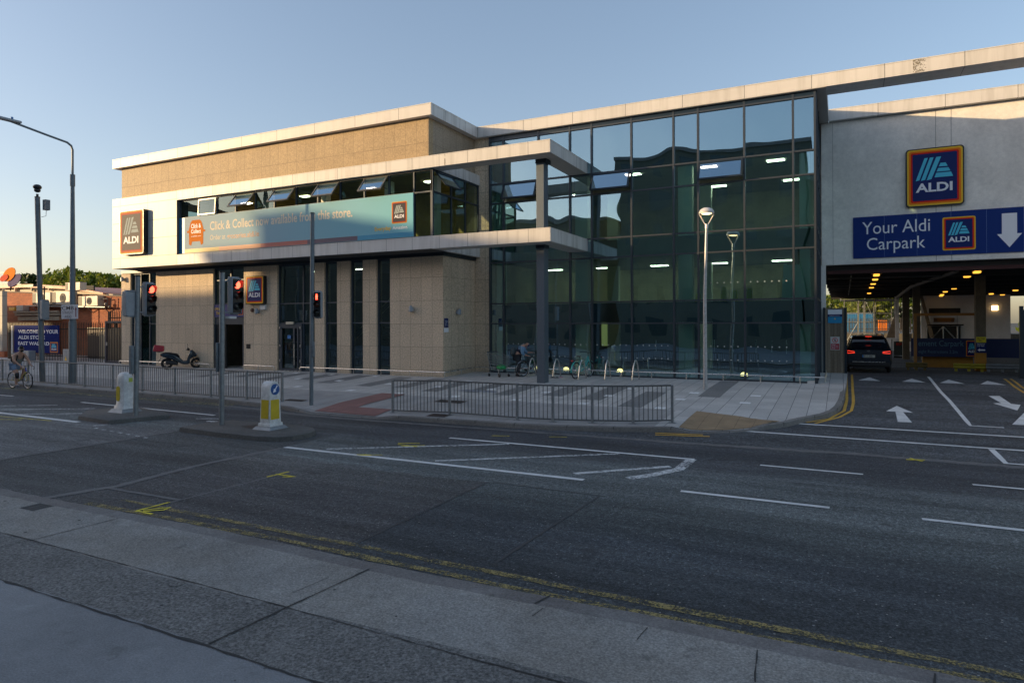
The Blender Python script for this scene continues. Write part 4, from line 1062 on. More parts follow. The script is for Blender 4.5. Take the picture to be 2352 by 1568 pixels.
# banner on the long recessed window
bn = thing('banner', 'long pale blue click and collect banner below the open windows', 'banner', (-9.65, -1.13, 6.2))
def bann():
    m, nt, bs = new_mat('banner_print')
    c = N(nt, "ShaderNodeTexCoord"); s = N(nt, "ShaderNodeSeparateXYZ"); L(nt, c.outputs['Object'], s.inputs[0])
    f = math_n(nt, 'DIVIDE', math_n(nt, 'ADD', s.outputs[0], 7.0), 14.0)
    L(nt, ramp(nt, f, [(0, (.42, .50, .54)), (.45, (.33, .50, .58)), (1, (.22, .52, .60))]), bs.inputs['Base Color']); bs.inputs['Roughness'].default_value = .9; bs.inputs['Specular IOR Level'].default_value = .05
    return m
MB().box(-6.64, 0, .0, 7.04, .04, 1.77).build('board', bann(), bn)
BT = mat('banner_cream', (.80, .72, .58), 1.0, spec=0)
MB().box(-7.04, 0.0, 0, -6.645, .04, 1.77).build('end_panel', mat('banner_blue', (.03, .25, .47), .4), bn)
for a, b, m_ in ((-6.62, -4.2, mat('strip_yellow', (.52, .37, .10), .5)), (-4.2, -1.44, mat('strip_orange', (.58, .25, .13), .5)), (-1.44, 1.40, mat('strip_red', (.45, .13, .11), .5)), (1.40, 4.2, mat('strip_plum', (.12, .09, .13), .5)), (4.2, 7.02, mat('strip_blue', (.04, .30, .48), .5))):
    MB().box(a, -.004, .01, b, -.001, .20).build('colour_strip', m_, bn)
text('Click & Collect now available from this store.', -4.82, 3.93, 1.02, 1.45, -.004, BT, bn, .02)
text('Order at', -4.82, -3.75, .55, .80, -.004, BT, bn, .01)
text('groceries.aldi.ie', -3.65, -1.55, .46, .80, -.004, mat('banner_brown', (.25, .10, .06), .5), bn, .02)
text('Everyday', 5.11, 5.95, .29, .50, -.004, YEL, bn, .02); text('Amazing.', 6.02, 6.78, .30, .48, -.004, WHITE, bn, .02)
logo(bn, 5.98, .58, 6.74, 1.47, -.001, edge=False, muted=True)
cb = MB().plate([(-6.32, .75), (-6.32, .42), (-6.16, .36), (-6.1, .55), (-5.52, .55), (-5.46, .36), (-5.30, .42), (-5.30, .75), (-5.28, 1.15), (-5.42, 1.5), (-5.55, 1.6), (-6.07, 1.6), (-6.2, 1.5), (-6.34, 1.15)], -.005, -.001)
cb.plate([(-6.46, 1.0), (-6.34, 1.0), (-6.34, 1.1), (-6.46, 1.1)], -.005, -.001).plate([(-5.28, 1.0), (-5.16, 1.0), (-5.16, 1.1), (-5.28, 1.1)], -.005, -.001)
cb.build('orange_car_emblem', mat('emblem_orange', (.62, .21, .05), 1.0, spec=0), bn, smooth=False)
text('Click &', -6.16, -5.46, 1.20, 1.42, -.008, WHITE, bn, .02); text('Collect', -6.16, -5.46, .95, 1.15, -.008, WHITE, bn, .02); text('available now', -6.16, -5.46, .78, .85, -.008, WHITE, bn)
# opening-times board
t = thing('opening_times_board', 'violet opening times board above the open store entrance', 'sign', (-14.56, .04, 3.05))
MB().box(-1.05, 0, 0, 1.05, .06, .62).build('board', mat('violet_board', (.05, .055, .20), .4), t)
text('OPENING', -1.02, -.45, .33, .47, -.004, YEL, t, .01); text('TIMES', -.92, -.55, .12, .26, -.004, YEL, t, .01)
logo(t, .62, .1, 1.0, .58, -.002, edge=False)
# blue notice on side wall
t = thing('parking_notice', 'small blue and white notice on the shaded side wall', 'notice', (-1.915, .22, 2.33), R(90))
MB().box(-.15, -.02, .2, .15, 0, .58).build('blue_panel', NAVY, t); MB().box(-.17, -.02, 0, .17, 0, .18).build('white_panel', WHITE, t)
text('Parking for\ncustomers\nwhile in\nstore only', -.11, .11, .26, .50, -.024, WHITE, t, name='small_print')
# notices on timber
t = thing('operator_notice', 'white and blue notice near the top of the timber panel', 'notice', (12.58, 6.99, 2.66))
MB().box(-.26, -.015, .36, .26, 0, .55).build('white_strip', WHITE, t); MB().box(-.26, -.015, .26, .26, 0, .355).build('navy_strip', NAVY, t); MB().box(-.26, -.015, 0, .26, 0, .255).build('blue_panel', mat('notice_blue', (.02, .28, .52), .4), t)
text('Parking for customers', -.2, .2, .28, .33, -.019, WHITE, t, name='small_print'); MB().add([(-.03, -.018, .15), (.03, -.018, .15), (0, -.018, .22)], [(0, 1, 2)]).build('triangle_mark', YEL, t)
t = thing('no_pedestrians_sign', 'red and white no pedestrians notice low on the timber panel', 'notice', (12.58, 6.99, 1.56))
MB().box(-.17, -.012, 0, .17, 0, .54).build('board', mat('notice_white', (.62, .6, .58), .5), t)
MB().torus((0, -.016, .40), .095, .011, (0, 1, 0), 24, 6).build('red_ring', RED, t)
MB().tube([(-.065, -.018, .465), (.065, -.018, .335)], .008, 5).build('red_bar', RED, t)
MB().blob((0, -.015, .455), (.014, .004, .014), 8, 5).tube([(0, -.015, .44), (.0, -.015, .39), (.03, -.015, .345)], .009, 5).tube([(0, -.015, .39), (-.03, -.015, .345)], .008, 5).tube([(-.03, -.015, .40), (.0, -.015, .43), (.03, -.015, .405)], .006, 5).build('walking_figure', BLACK, t)
MB().box(-.155, -.015, .02, .155, -.012, .26).build('red_panel', mat('notice_red', (.42, .02, .03), .5), t)
text('VEHICLE\nACCESS ONLY', -.13, .13, .15, .24, -.019, WHITE, t, name='small_print'); text('PEDESTRIANS NOT\nALLOWED', -.13, .13, .04, .12, -.019, WHITE, t, name='small_print')
# inside the car park
t = thing('basement_banner', 'dark blue basement car park banner behind the crash barrier', 'banner', (17.9, 14.2, 1.03))
MB().box(-2.06, 0, 0, 2.2, .05, .88).build('board', mat('dark_banner', (.008, .02, .09), .35), t)
BTX = mat('dim_banner_text', (.10, .22, .32), .5)
text('ement Carpark', -1.75, .08, .42, .78, -.004, BTX, t); text('eight Restrictions 2.2m', -1.75, -.17, .12, .32, -.004, BTX, t)
logo(t, .17, .04, .62, .78, -.002, edge=False)
t = thing('height_limit_sign', 'yellow and dark column sign with a left arrow', 'sign', (18.385, 12.48, 1.32))
MB().box(-.18, -.02, .45, .18, 0, .70).build('yellow_panel', WF, t); MB().box(-.18, -.02, 0, .18, 0, .445).build('dark_panel', NAVY, t)
text('Max Height\n2.2Mtrs', -.14, .14, .50, .66, -.024, BLACK, t, .01); text('Basement\nCar Park', -.14, .14, .27, .41, -.024, WHITE, t)
MB().plate([(-.14, .12), (-.05, .05), (-.05, .09), (.14, .09), (.14, .15), (-.05, .15), (-.05, .19)], -.025, -.021).build('left_arrow', WHITE, t, smooth=False)
OR = mat('gantry_orange', (.36, .16, .03), .5, n=(4, .2))
t = thing('height_barrier', 'orange height restriction bar across the basement ramp', 'barrier', (16, 13, .5))
MB().box(15.85, 12.95, 2.98, 18.25, 13.05, 3.10).build('cross_bar', OR, t, world=True); MB().box(15.86, 12.95, .5, 15.98, 13.05, 2.979).build('post', OR, t, world=True)
def crash(x0, x1, y, m_, label, n=3):
    t = thing('crash_barrier', label, 'barrier', ((x0 + x1) / 2, y, .5), 0, 'crash barriers in the car park')
    b = MB()
    for z in (.18, .30): b.tube([(x0, y, .5 + z), (x1, y, .5 + z)], .055, 8)
    b.box(x0, y, .66, x1, y + .03, .82); b.build('rail', m_, t, world=True)
    for i in range(n):
        x = x0 + .1 + (x1 - x0 - .2) * i / (n - 1); MB().box(x - .05, y + .03, .45, x + .05, y + .13, .85).build('post', m_, t, world=True)
crash(17.29, 18.45, 12.0, mat('barrier_yellow', (.40, .33, .02), .5, n=(5, .2)), 'yellow crash barrier before the orange-footed column')
crash(18.5, 20.2, 12.1, GALV, 'grey steel crash barrier right of the yellow one', 4)
crash(15.45, 16.3, 12.0, mat('barrier_dirty', (.16, .11, .03), .7, n=(8, .4)), 'dirty yellow crash barrier left of the basement ramp')
t = thing('dark_gate', 'tall dark metal gate at the right edge of the entrance', 'gate', (19.3, 8.6, .5))
MB().box(19.0, 8.5, .5, 19.12, 8.62, 3.3).build('post', DARK, t, world=True); MB().box(19.121, 8.53, .55, 22, 8.58, 3.15).build('leaf', DARK, t, world=True)
t = thing('sandwich_board', 'dark pavement board standing beside the parked SUV', 'sign', (15.99, 23.7, .5))
MB().box(-.28, -.03, .15, .28, .03, 1.0).build('panel', mat('board_green', (.03, .04, .038), .6), t); MB().box(-.3, -.15, 0, .3, .15, .12).build('base', BLACK, t)
text('STOP', -.15, .15, .75, .9, -.034, RED, t, .02)
for x, lb in ((15.55, 'left grey bollard by the white pillar'), (15.95, 'right grey bollard half behind the board')):
    tag(MB().lathe([(.09, 0), (.09, .95), (.06, 1.0), (0, 1.01)], (x, 30, .5), 14).build('bollard', GALV), lb, 'bollard', 'bollards in the car park')
# suspended signs and gantry at the rear
t = thing('suspended_sign', 'dark board hung on the rear white wall', 'sign', (19.8, 35.9, 3.27)); MB().box(-1, 0, 0, 1, .06, .45).build('board', DARKIN, t)
text('No Pedestrian Access', -.7, .7, .14, .30, -.005, mat('dim_text', (.06, .06, .06), .6), t)
t = thing('clearance_sign', 'amber striped clearance board below the dark board', 'sign', (19.75, 35.85, 2.68)); MB().box(-.65, 0, 0, .65, .05, .32).build('board', mat('clearance_orange', (.22, .09, .01), .6), t)
b = MB()
for s in (-1, 1):
    for i in range(3): x = s * (.45 + i * .07); b.plate([(x, .02), (x + .03, .02), (x + .03 + s * .08, .3), (x + s * .08, .3)] if s > 0 else [(x, .02), (x + .03, .02), (x - .05, .3), (x - .08, .3)], -.006, -.001)
b.build('chevron', BLACK, t)
t = thing('height_bar', 'thin hanging clearance bar before the rear doorway', 'barrier', (19.8, 35.6, 2.42)); MB().tube([(-1.15, 0, .05), (1.15, 0, .05)], .05, 8).build('bar', BLACK, t)
MB().tube([(-.9, 0, .1), (-.9, .0, .85)], .012, 5).tube([(.75, 0, .1), (.75, 0, .85)], .012, 5).build('chain', BLACK, t)
t = thing('steel_gate', 'pale braced steel gate over a dark rear opening', 'gate', (19.7, 35.9, .5)); MB().box(-1.1, .02, .3, 1.1, .08, 1.9).build('dark_opening', DARKIN, t)
b = MB()
for a, c in (((-1.1, 1.9), (1.1, 1.9)), ((-1.1, .5), (0, 1.85)), ((0, 1.85), (1.1, .5)), ((0, .3), (0, 1.9)), ((.9, .3), (.9, 1.9)), ((-1.05, .3), (-1.05, 1.9))): b.tube([(a[0], -.02, a[1]), (c[0], -.02, c[1])], .05, 6)
b.build('frame', GALV, t)

# yard behind the car park
YL = ground_mat('yard_ground', (.15, .14, .12), .2, 10)
struct(MB().box(-20, 41.4, .2, 60, 120, 1.72).build('raised_yard', YL, smooth=False))
t = thing('cage_store', 'galvanised mesh cage enclosure behind the car park', 'cage', (14, 38.5, .5))
cb = MB()
for x in (13.05, 14.1, 14.55, 15.3, 16.6):
    for y in (37.5, 40.5): cb.box(x - .035, y - .035, .5, x + .035, y + .035, 4.5)
for z in (.9, 2.7, 3.4, 4.45):
    for y in (37.5, 40.5): cb.box(13.05, y - .025, z, 16.6, y + .025, z + .05)
cb.tube([(13.1, 37.5, .9), (14.05, 37.5, 2.7)], .02, 5).tube([(14.6, 37.5, 4.4), (15.25, 37.5, 2.8)], .02, 5)
cb.build('frame', GALV, t, world=True)
mb = MB()
for i in range(24): x = 13.1 + i * .145; mb.box(x, 37.55, .9, x + .012, 37.56, 4.4)
for i in range(20): z = .95 + i * .18; mb.box(13.05, 37.565, z, 16.6, 37.57, z + .01)
mb.build('mesh', GALV, t, world=True)
MB().box(12.8, 37.3, 4.5, 16.8, 40.7, 4.56).build('roof', GALV, t, world=True)
tag(MB().box(13.4, 52, 1.72, 15.8, 55, 3.65).build('shipping_container', panels('blue_container', (.02, .16, .34), (.01, .1, .22), 'X', .2, 0, 50, 0, .05)), 'blue steel container standing in the rear yard', 'container')
t = thing('orange_tank', 'orange tank behind the palisade fence in the rear yard', 'tank', (16.5, 50, 1.72)); MB().box(-.5, -.4, .15, .3, .4, 1.15).build('body', ORG, t, bevel=.05); MB().lathe([(.18, .1), (.2, .5), (.18, 1.0), (.0, 1.1)], (.6, 0, .0), 14).build('blue_drum', mat('blue_sticker', (.05, .2, .5), .5), t)
def palisade(x0, x1, y, z0, h, m_, name='palisade_fence', label='', step=.13, group=None):
    t = thing(name, label, 'fence', ((x0 + x1) / 2, y, z0), 0, group)
    b = MB(); n = int((x1 - x0) / step)
    for i in range(n):
        x = x0 + i * step
        b.add([(x, y, z0 + .05), (x + step * .48, y, z0 + .05), (x + step * .48, y, z0 + h - .15), (x + step * .24, y - .03, z0 + h), (x, y, z0 + h - .15), (x + step * .24, y + .03, z0 + .05), (x + step * .24, y + .03, z0 + h - .15)],
              [(0, 1, 2, 3, 4), (1, 5, 6, 2), (5, 0, 4, 6), (2, 6, 3), (6, 4, 3)])
    b.build('pales', m_, t, world=True)
    MB().box(x0, y + .035, z0 + .3, x1, y + .07, z0 + .36).box(x0, y + .035, z0 + h - .5, x1, y + .07, z0 + h - .44).build('rails', m_, t, world=True)
    k = max(2, int((x1 - x0) / 2.6) + 1)
    for i in range(k):
        x = x0 + (x1 - x0) * i / (k - 1); MB().box(x - .05, y + .071, z0, x + .05, y + .17, z0 + h - .1).build('post', m_, t, world=True)
    return t
palisade(13.5, 18.5, 47, 1.72, 1.4, mat('rusty_dark_steel', (.05, .045, .04), .6), label='dark palisade fence in the yard behind the car park')
# ------------------------------------------------------------------ traffic signals and lamp posts
LRED = emis('signal_red_lit', (1.0, .05, .02), .7)
LRG = emis('signal_red_glow', (1.0, .06, .03), 3.0)
LOFF = mat('signal_lens_off', (.02, .022, .018), .15)
LAMB = mat('amber_lens_off', (.05, .012, .005), .15)
def signal_head(parent, c, rz, n=3, lit=True, pitch=.285, w_=.30, ped=False, back=True):
    """head facing local +x after rotation by rz"""
    H = bpy.data.objects.new('signal_head', None); COL.objects.link(H); H.parent = parent; H.location = c; H.rotation_euler = (0, 0, rz)
    h = pitch * n + .06
    o = MB().box(-.09, -w_ / 2, -h / 2, .09, w_ / 2, h / 2).box(-.11, -w_ / 2 + .03, h / 2, .05, w_ / 2 - .03, h / 2 + .035).box(-.1, -w_ / 2 + .05, -h / 2 - .03, .05, w_ / 2 - .05, -h / 2).build('housing', SIGG, parent, bevel=.025)
    bd = MB().box(.091, -w_ / 2 + .02, -h / 2 + .02, .105, w_ / 2 - .02, h / 2 - .02).build('face_plate', BLACK, parent)
    parts = [o, bd]
    for i in range(n):
        z = h / 2 - .03 - pitch * (i + .5)
        rr = pitch * .36
        mm = (LRG if lit else LOFF) if i == 0 else (LAMB if i == 1 and n == 3 else LOFF)
        if ped and i == 0: mm = LOFF
        parts.append(MB().lathe([(rr, 0), (rr * .8, .015), (0, .03)], (.105, 0, z), 18, (1, 0, 0)).build('lens', mm, parent))
        if ped and i == 0:
            f = MB().blob((.145, 0, z + .065), (.004, .022, .024), 10, 6).box(.142, -.032, z - .035, .148, .032, z + .04).box(.142, -.028, z - .095, .148, -.006, z - .034).box(.142, .006, z - .095, .148, .028, z - .034)
            parts.append(f.build('red_figure', LRG, parent))
        # open-bottomed visor
        vs = []; k = 14; fs = []; dl = .16 if not ped else .1
        for j in range(k + 1):
            a = R(-35) + (math.pi + R(70)) * j / k
            cy_, cz_ = math.cos(a), math.sin(a)
            ll = dl * (.55 + .45 * max(0, cz_))
            vs += [(.10, rr * 1.12 * cy_, z + rr * 1.12 * cz_), (.10 + ll, rr * 1.08 * cy_, z + rr * 1.08 * cz_)]
        fs = [(2 * j, 2 * j + 1, 2 * j + 3, 2 * j + 2) for j in range(k)]
        parts.append(MB().add(vs, fs).build('visor', BLACK, parent))
    Mz = Matrix.Rotation(rz, 4, 'Z')
    bpy.data.objects.remove(H)
    for p in parts:
        p.location = c; p.rotation_euler = (0, 0, rz)
    for p in parts[1:]:
        p.parent = parts[0]; p.location = (0, 0, 0); p.rotation_euler = (0, 0, 0)
    parts[0].name = 'signal_head'
    return parts[0]
def signal(x, y, h, label, lean=(0, 0), r=.067, z0=.12, name='traffic_light', cat='traffic light', pm=None):
    t = thing(name, label, cat, (x, y, z0))
    MB().tube([(0, 0, -.02), (lean[0], lean[1], h)], r, 14).build('pole', pm or GALV, t)
    MB().tube([(lean[0], lean[1], h), (lean[0], lean[1], h + .03)], r + .008, 14).build('pole_cap', BLACK, t)
    return t
t = signal(-5.11, -11.15, 3.93, 'traffic light on the left island showing red, grey box behind', (.06, .03))
signal_head(t, (.15, .30, 3.29), 0)
signal_head(t, (-.06, -.15, 3.16), R(180), 3, False, .21, .30)
MB().box(-.06, -.17, 1.18, .06, -.068, 1.98).build('push_button_box', POLE, t, bevel=.02)
MB().tube([(.06, .03, 3.62), (.15, .3, 3.70)], .02, 6).tube([(.05, .03, 2.95), (.15, .3, 2.86)], .02, 6).build('bracket', SIGG, t)
t = signal(-1.44, -11.3, 3.90, 'traffic light on the right island showing red beside a bollard', (.02, .01))
signal_head(t, (.15, .28, 3.31), 0)
MB().box(-.11, -.10, 1.35, -.055, .05, 2.1).build('push_button_box', POLE, t, bevel=.02)
MB().tube([(.02, 0, 3.66), (.15, .28, 3.75)], .02, 6).tube([(.02, .0, 2.9), (.15, .28, 2.83)], .02, 6).build('bracket', SIGG, t)
MB().box(.05, .08, 2.72, .2, .3, 2.78).build('detector_box', mat('white_plastic', (.62, .62, .6), .5), t)
t = signal(-2.15, -7.35, 6.02, 'tall pole with red standing-man crossing signal on the far kerb', (.04, .03), .062, .15, 'pedestrian_signal', 'pedestrian signal', POLE)
signal_head(t, (.20, .10, 3.15), R(-66), 3, True, .25, .25, ped=True)
MB().box(.03, -.04, 1.5, .11, .06, 2.0).build('push_button_box', POLE, t, bevel=.02)
t = signal(-18.33, -6.55, 8.05, 'leaning camera pole with side-facing traffic signal behind the cyclist', (-.2, -.1), .10, .19, 'camera_pole', 'camera pole', POLE)
signal_head(t, (.25, -.05, 3.15), R(180), 3, False, .25, .3)
MB().tube([(-.2, -.1, 8.05), (-.2, -.1, 8.2)], .05, 8).blob((-.2, -.1, 8.36), (.13, .13, .1)).blob((-.2, -.1, 8.5), (.17, .17, .12)).build('dome_camera', BLACK, t)
MB().box(-.0, .0, 7.5, .22, .2, 7.95).tube([(.1, .1, 7.5), (.08, .1, 7.25), (-.08, 0, 7.2)], .012, 5).build('equipment_box', POLE, t, bevel=.02)
# tall street lamp at left
t = thing('street_lamp', 'tall tapering street lamp with an arm reaching out of frame', 'street lamp', (-16.55, -6.31, .2), 0, None)
MB().tube([(0, 0, -.02), (0, 0, 2.6), (.0, 0, 2.7), (0, 0, 8.65)], [.15, .145, .12, .072], 14).build('lower_pole', POLE, t)
MB().tube([(0, 0, 8.4), (0, 0, 8.9)], .095, 12).build('collar', POLE, t)
MB().tube([(0, 0, 8.6), (0, 0, 9.95), (0, -.06, 10.12), (0, -.22, 10.22), (0, -1.0, 10.33), (0, -2.9, 10.62)], .045, 10).build('arm', POLE, t)
MB().box(-.13, -3.75, 10.52, .13, -2.0, 10.62).build('lamp_head', SIGG, t, bevel=.03)
MB().blob((0, -2.3, 10.68), (.05, .05, .05)).build('photocell', mat('blue_sticker', (.05, .2, .5), .5), t)
# plaza lamp
LH = mat('lamp_white', (.70, .68, .66), .3, .1)
t = thing('lamp_post', 'slim plaza lamp post with domed head on a forked bracket', 'lamp post', (8.72, -.44, .45), 0, None)
MB().tube([(0, 0, -.02), (.0, 0, 3.2), (.06, 0.03, 5.5)], [.072, .055, .042], 14).build('pole', mat('lamp_post_metal', (.42, .43, .44), .4, .4, n=(14, .3)), t)
MB().tube([(.06, .03, 5.45), (.06 - .22, .03 - .11, 5.88)], .018, 6).tube([(.06, .03, 5.45), (.06 + .22, .03 + .11, 5.88)], .018, 6).tube([(.06, .03, 5.4), (.06, .03, 5.55)], .055, 12).build('fork', LH, t)
MB().lathe([(.25, 0), (.255, .04), (.23, .06), (.25, .065), (.2, .14), (.12, .19), (0, .21)], (.06, .03, 5.90), 24).build('lamp_shade', LH, t)
MB().lathe([(0, -.03), (.12, -.02), (.17, 0)], (.06, .03, 5.90), 20).build('lit_lens', WARM, t)
# CMB sign on the tall lamp
t = thing('route_sign', 'white hand-lettered direction board strapped to the tall lamp', 'sign', (-16.43, -6.50, 2.94), R(4))
MB().box(-.52, -.01, 0, .52, .01, .60).build('board', mat('route_white', (.60, .62, .66), .5), t)
TX = mat('sign_black', (.02, .02, .04), .5); MR = mat('maroon_arrow', (.22, .03, .06), .5)
text('CMB', -.47, .28, .38, .54, -.014, TX, t, .01); text('STRAIGHT', -.44, .24, .21, .33, -.014, TX, t); text('AHEAD', -.30, .13, .04, .16, -.014, TX, t)
MB().plate([(.38, .08), (.43, .08), (.43, .38), (.47, .38), (.405, .52), (.34, .38), (.38, .38)], -.015, -.011).build('up_arrow', MR, t)

# ------------------------------------------------------------------ island bollards
BW = mat('bollard_white', (.68, .68, .66), .45, n=(6, .3)); BY = mat('bollard_yellow', (.62, .46, .03), .35, n=(5, .15)); BB = mat('arrow_blue', (.015, .09, .30), .35)
def frustum(b, w0, d0, z0, w1, d1, z1):
    return b.add([(-w0, -d0, z0), (w0, -d0, z0), (w0, d0, z0), (-w0, d0, z0), (-w1, -d1, z1), (w1, -d1, z1), (w1, d1, z1), (-w1, d1, z1)], [(0, 3, 2, 1), (4, 5, 6, 7), (0, 1, 5, 4), (1, 2, 6, 5), (2, 3, 7, 6), (3, 0, 4, 7)])
t = thing('island_bollard', 'square white and yellow bollard with blue arrow disc on the right island', 'bollard', (.17, -11.2, .12))
frustum(MB(), .30, .30, 0, .24, .24, .07).build('plinth', GALV, t)
b = MB(); frustum(b, .21, .21, .07, .20, .20, .15).build('base', BW, t, bevel=.01)
pr = [(.185, .15), (.165, .75), (.16, .95)]
for i in range(1, 7): pr.append((.16 * math.cos(R(15 * i)) + .002, .95 + .22 * math.sin(R(15 * i))))
vs = []
for w_, z in pr: vs += [(-.165 + (z - .15) * .015, -w_, z), (.165 - (z - .15) * .015, -w_, z), (.165 - (z - .15) * .015, w_, z), (-.165 + (z - .15) * .015, w_, z)]
n = len(pr); fs = []
for i in range(n - 1):
    for j in range(4): fs.append((4 * i + j, 4 * i + (j + 1) % 4, 4 * i + 4 + (j + 1) % 4, 4 * i + 4 + j))
fs += [(3, 2, 1, 0), (4 * n - 4, 4 * n - 3, 4 * n - 2, 4 * n - 1)]
MB().add(vs, fs).build('body', BW, t, bevel=.008)
MB().add([(-.125, -.188, .26), (.125, -.188, .26), (.125, -.170, .72), (-.125, -.170, .72)], [(0, 1, 2, 3)]).build('yellow_panel', BY, t)
MB().add([(.168, -.15, .24), (.168, .13, .24), (.161, .125, .72), (.161, -.145, .72)], [(0, 1, 2, 3)]).build('yellow_panel', BY, t)
MB().lathe([(.135, 0), (.135, .008), (.0, .009)], (.155, 0, .97), 24, (1, 0, 0)).build('blue_disc', BB, t)
b = MB()
def yz(pts): return [(.168, y, .97 + z) for y, z in pts]
b.add(yz([(.075, .085), (.05, .105), (-.02, .0 + .005), (-.045, .03), (-.075, -.08), (.03, -.05), (.005, -.025)]), [(0, 1, 2, 3, 4, 5, 6)]); b.build('white_arrow', WHITE, t, smooth=False)
t = thing('island_bollard', 'round-topped weathered white bollard on the left island', 'bollard', (-6.2, -10.75, .12))
frustum(MB(), .34, .32, 0, .25, .24, .10).build('plinth', GALV, t)
vs = []; pr = [(.27, .10), (.26, .16), (.21, .24), (.20, .9)] + [(.20 - .0 * i, .9 + .0) for i in ()]
for i in range(0, 7): pr.append((.20 * math.cos(R(15 * i)) ** .7 + .003, .92 + .25 * math.sin(R(15 * i))))
b = MB(); k = 16; vs = []
for w_, z in pr:
    for j in range(k):
        a = 2 * math.pi * j / k; c_, s_ = math.cos(a), math.sin(a)
        e = 4.0
        q = (abs(c_) ** e + abs(s_) ** e) ** (-1 / e)
        vs.append((w_ * q * c_ * 1.0, w_ * q * s_ * .85, z))
b.add(vs, [(i * k + j, i * k + (j + 1) % k, (i + 1) * k + (j + 1) % k, (i + 1) * k + j) for i in range(len(pr) - 1) for j in range(k)] + [tuple((len(pr) - 1) * k + j for j in range(k))])
b.build('body', BW, t)
b = MB(); pl = rrect(-.13, .32, .03, .76, .075, 6); b.plate(pl, -.188, -.175).build('yellow_panel', BY, t)
MB().add([(.203, -.02, .88), (.203, .10, .88), (.203, .10, 1.0), (.203, -.02, 1.0)], [(0, 1, 2, 3)]).build('sticker', mat('lime_sticker', (.5, .6, .1), .5), t)

# ------------------------------------------------------------------ pedestrian guardrails
def guardrail(posts, label, h=.97):
    t = thing('guardrail', label, 'railing', (posts[0][0], posts[0][1], PZ(*posts[0])))
    o = Vector(t.location); n = len(posts)
    P3 = [Vector((x, y, PZ(x, y))) - o for x, y in posts]
    for i, p in enumerate(P3):
        w_ = .03
        MB().box(p.x - w_, p.y - w_, p.z, p.x + w_, p.y + w_, p.z + h + (.0 if 0 < i < n - 1 else -.02)).box(p.x - .09, p.y - .06, p.z, p.x + .09, p.y + .06, p.z + .012).build('post', GALV, t)
    for a, b in zip(P3, P3[1:]):
        d_ = (b - a); ln = d_.length; u = d_ / ln
        a1, b1 = a + u * .035, b - u * .035
        m_ = MB().tube([a1 + Vector((0, 0, h - .03)), b1 + Vector((0, 0, h - .03))], .022, 6).tube([a1 + Vector((0, 0, .07)), b1 + Vector((0, 0, .07))], .02, 6)
        k = int(ln / .118)
        for i in range(1, k):
            q = a1 + (b1 - a1) * i / k
            m_.tube([q + Vector((0, 0, .07)), q + Vector((0, 0, h - .03))], .0105, 5)
        m_.build('bar_panel', INFILL, t)
    return t
guardrail([(1.11, -7.48), (3.03, -7.45), (5.16, -7.52), (6.15, -7.45), (7.15, -7.25), (8.13, -6.98), (9.01, -6.55)], 'short curved grey guardrail along the kerb before the column')
guardrail([(-27, -6.6), (-25, -6.65), (-23.1, -6.72), (-21.0, -6.8), (-18.8, -6.88), (-16.59, -6.92), (-14.53, -7.0), (-12.64, -7.05), (-10.74, -7.12), (-8.77, -7.22), (-6.84, -7.26), (-5.09, -7.26), (-3.54, -7.2)], 'long grey guardrail along the kerb behind the cyclist')

# ------------------------------------------------------------------ bike hoops
def hoop(x, y, label, dx=.12):
    t = thing('bike_rack', label, 'bike rack', (x, y, PZ(x, y)), 0, 'arched steel bike racks')
    pts = []
    for i in range(17):
        a = -1 + 2 * i / 16
        pts.append((dx * a / 2 + dx / 2, .27 * a + .22, .74 * (1 - abs(a) ** 2.3)))
    MB().tube(pts, .028, 8).build('hoop', GALVL, t)
    MB().lathe([(.07, 0), (.07, .01)], (pts[0][0], pts[0][1], 0), 12).lathe([(.07, 0), (.07, .01)], (pts[-1][0], pts[-1][1], 0), 12).build('foot_plate', GALV, t)
hoop(1.31, 1.42, 'steel bike hoop beside the bending man, left of the column')
hoop(2.41, 1.43, 'empty bike hoop just right of the canopy column')
hoop(3.62, 1.12, 'bike hoop with the turquoise bicycle locked to it')
hoop(4.62, 1.36, 'empty bike hoop right of the turquoise bicycle', .05)
hoop(5.66, 1.50, 'rightmost empty bike hoop before the glass front')
tag(MB().blob((2.45, 1.3, .51), (.12, .06, .035)).blob((2.6, 1.36, .51), (.08, .05, .03)).build('rag', mat('black_cloth', (.02, .02, .022), .9)), 'crumpled black rag at the foot of the empty hoop', 'rag')
tag(MB().blob((2.72, 1.5, .52), (.09, .05, .03)).build('litter', mat('pink_cloth', (.5, .3, .35), .8)), 'small pink scrap lying by the empty hoop', 'litter')

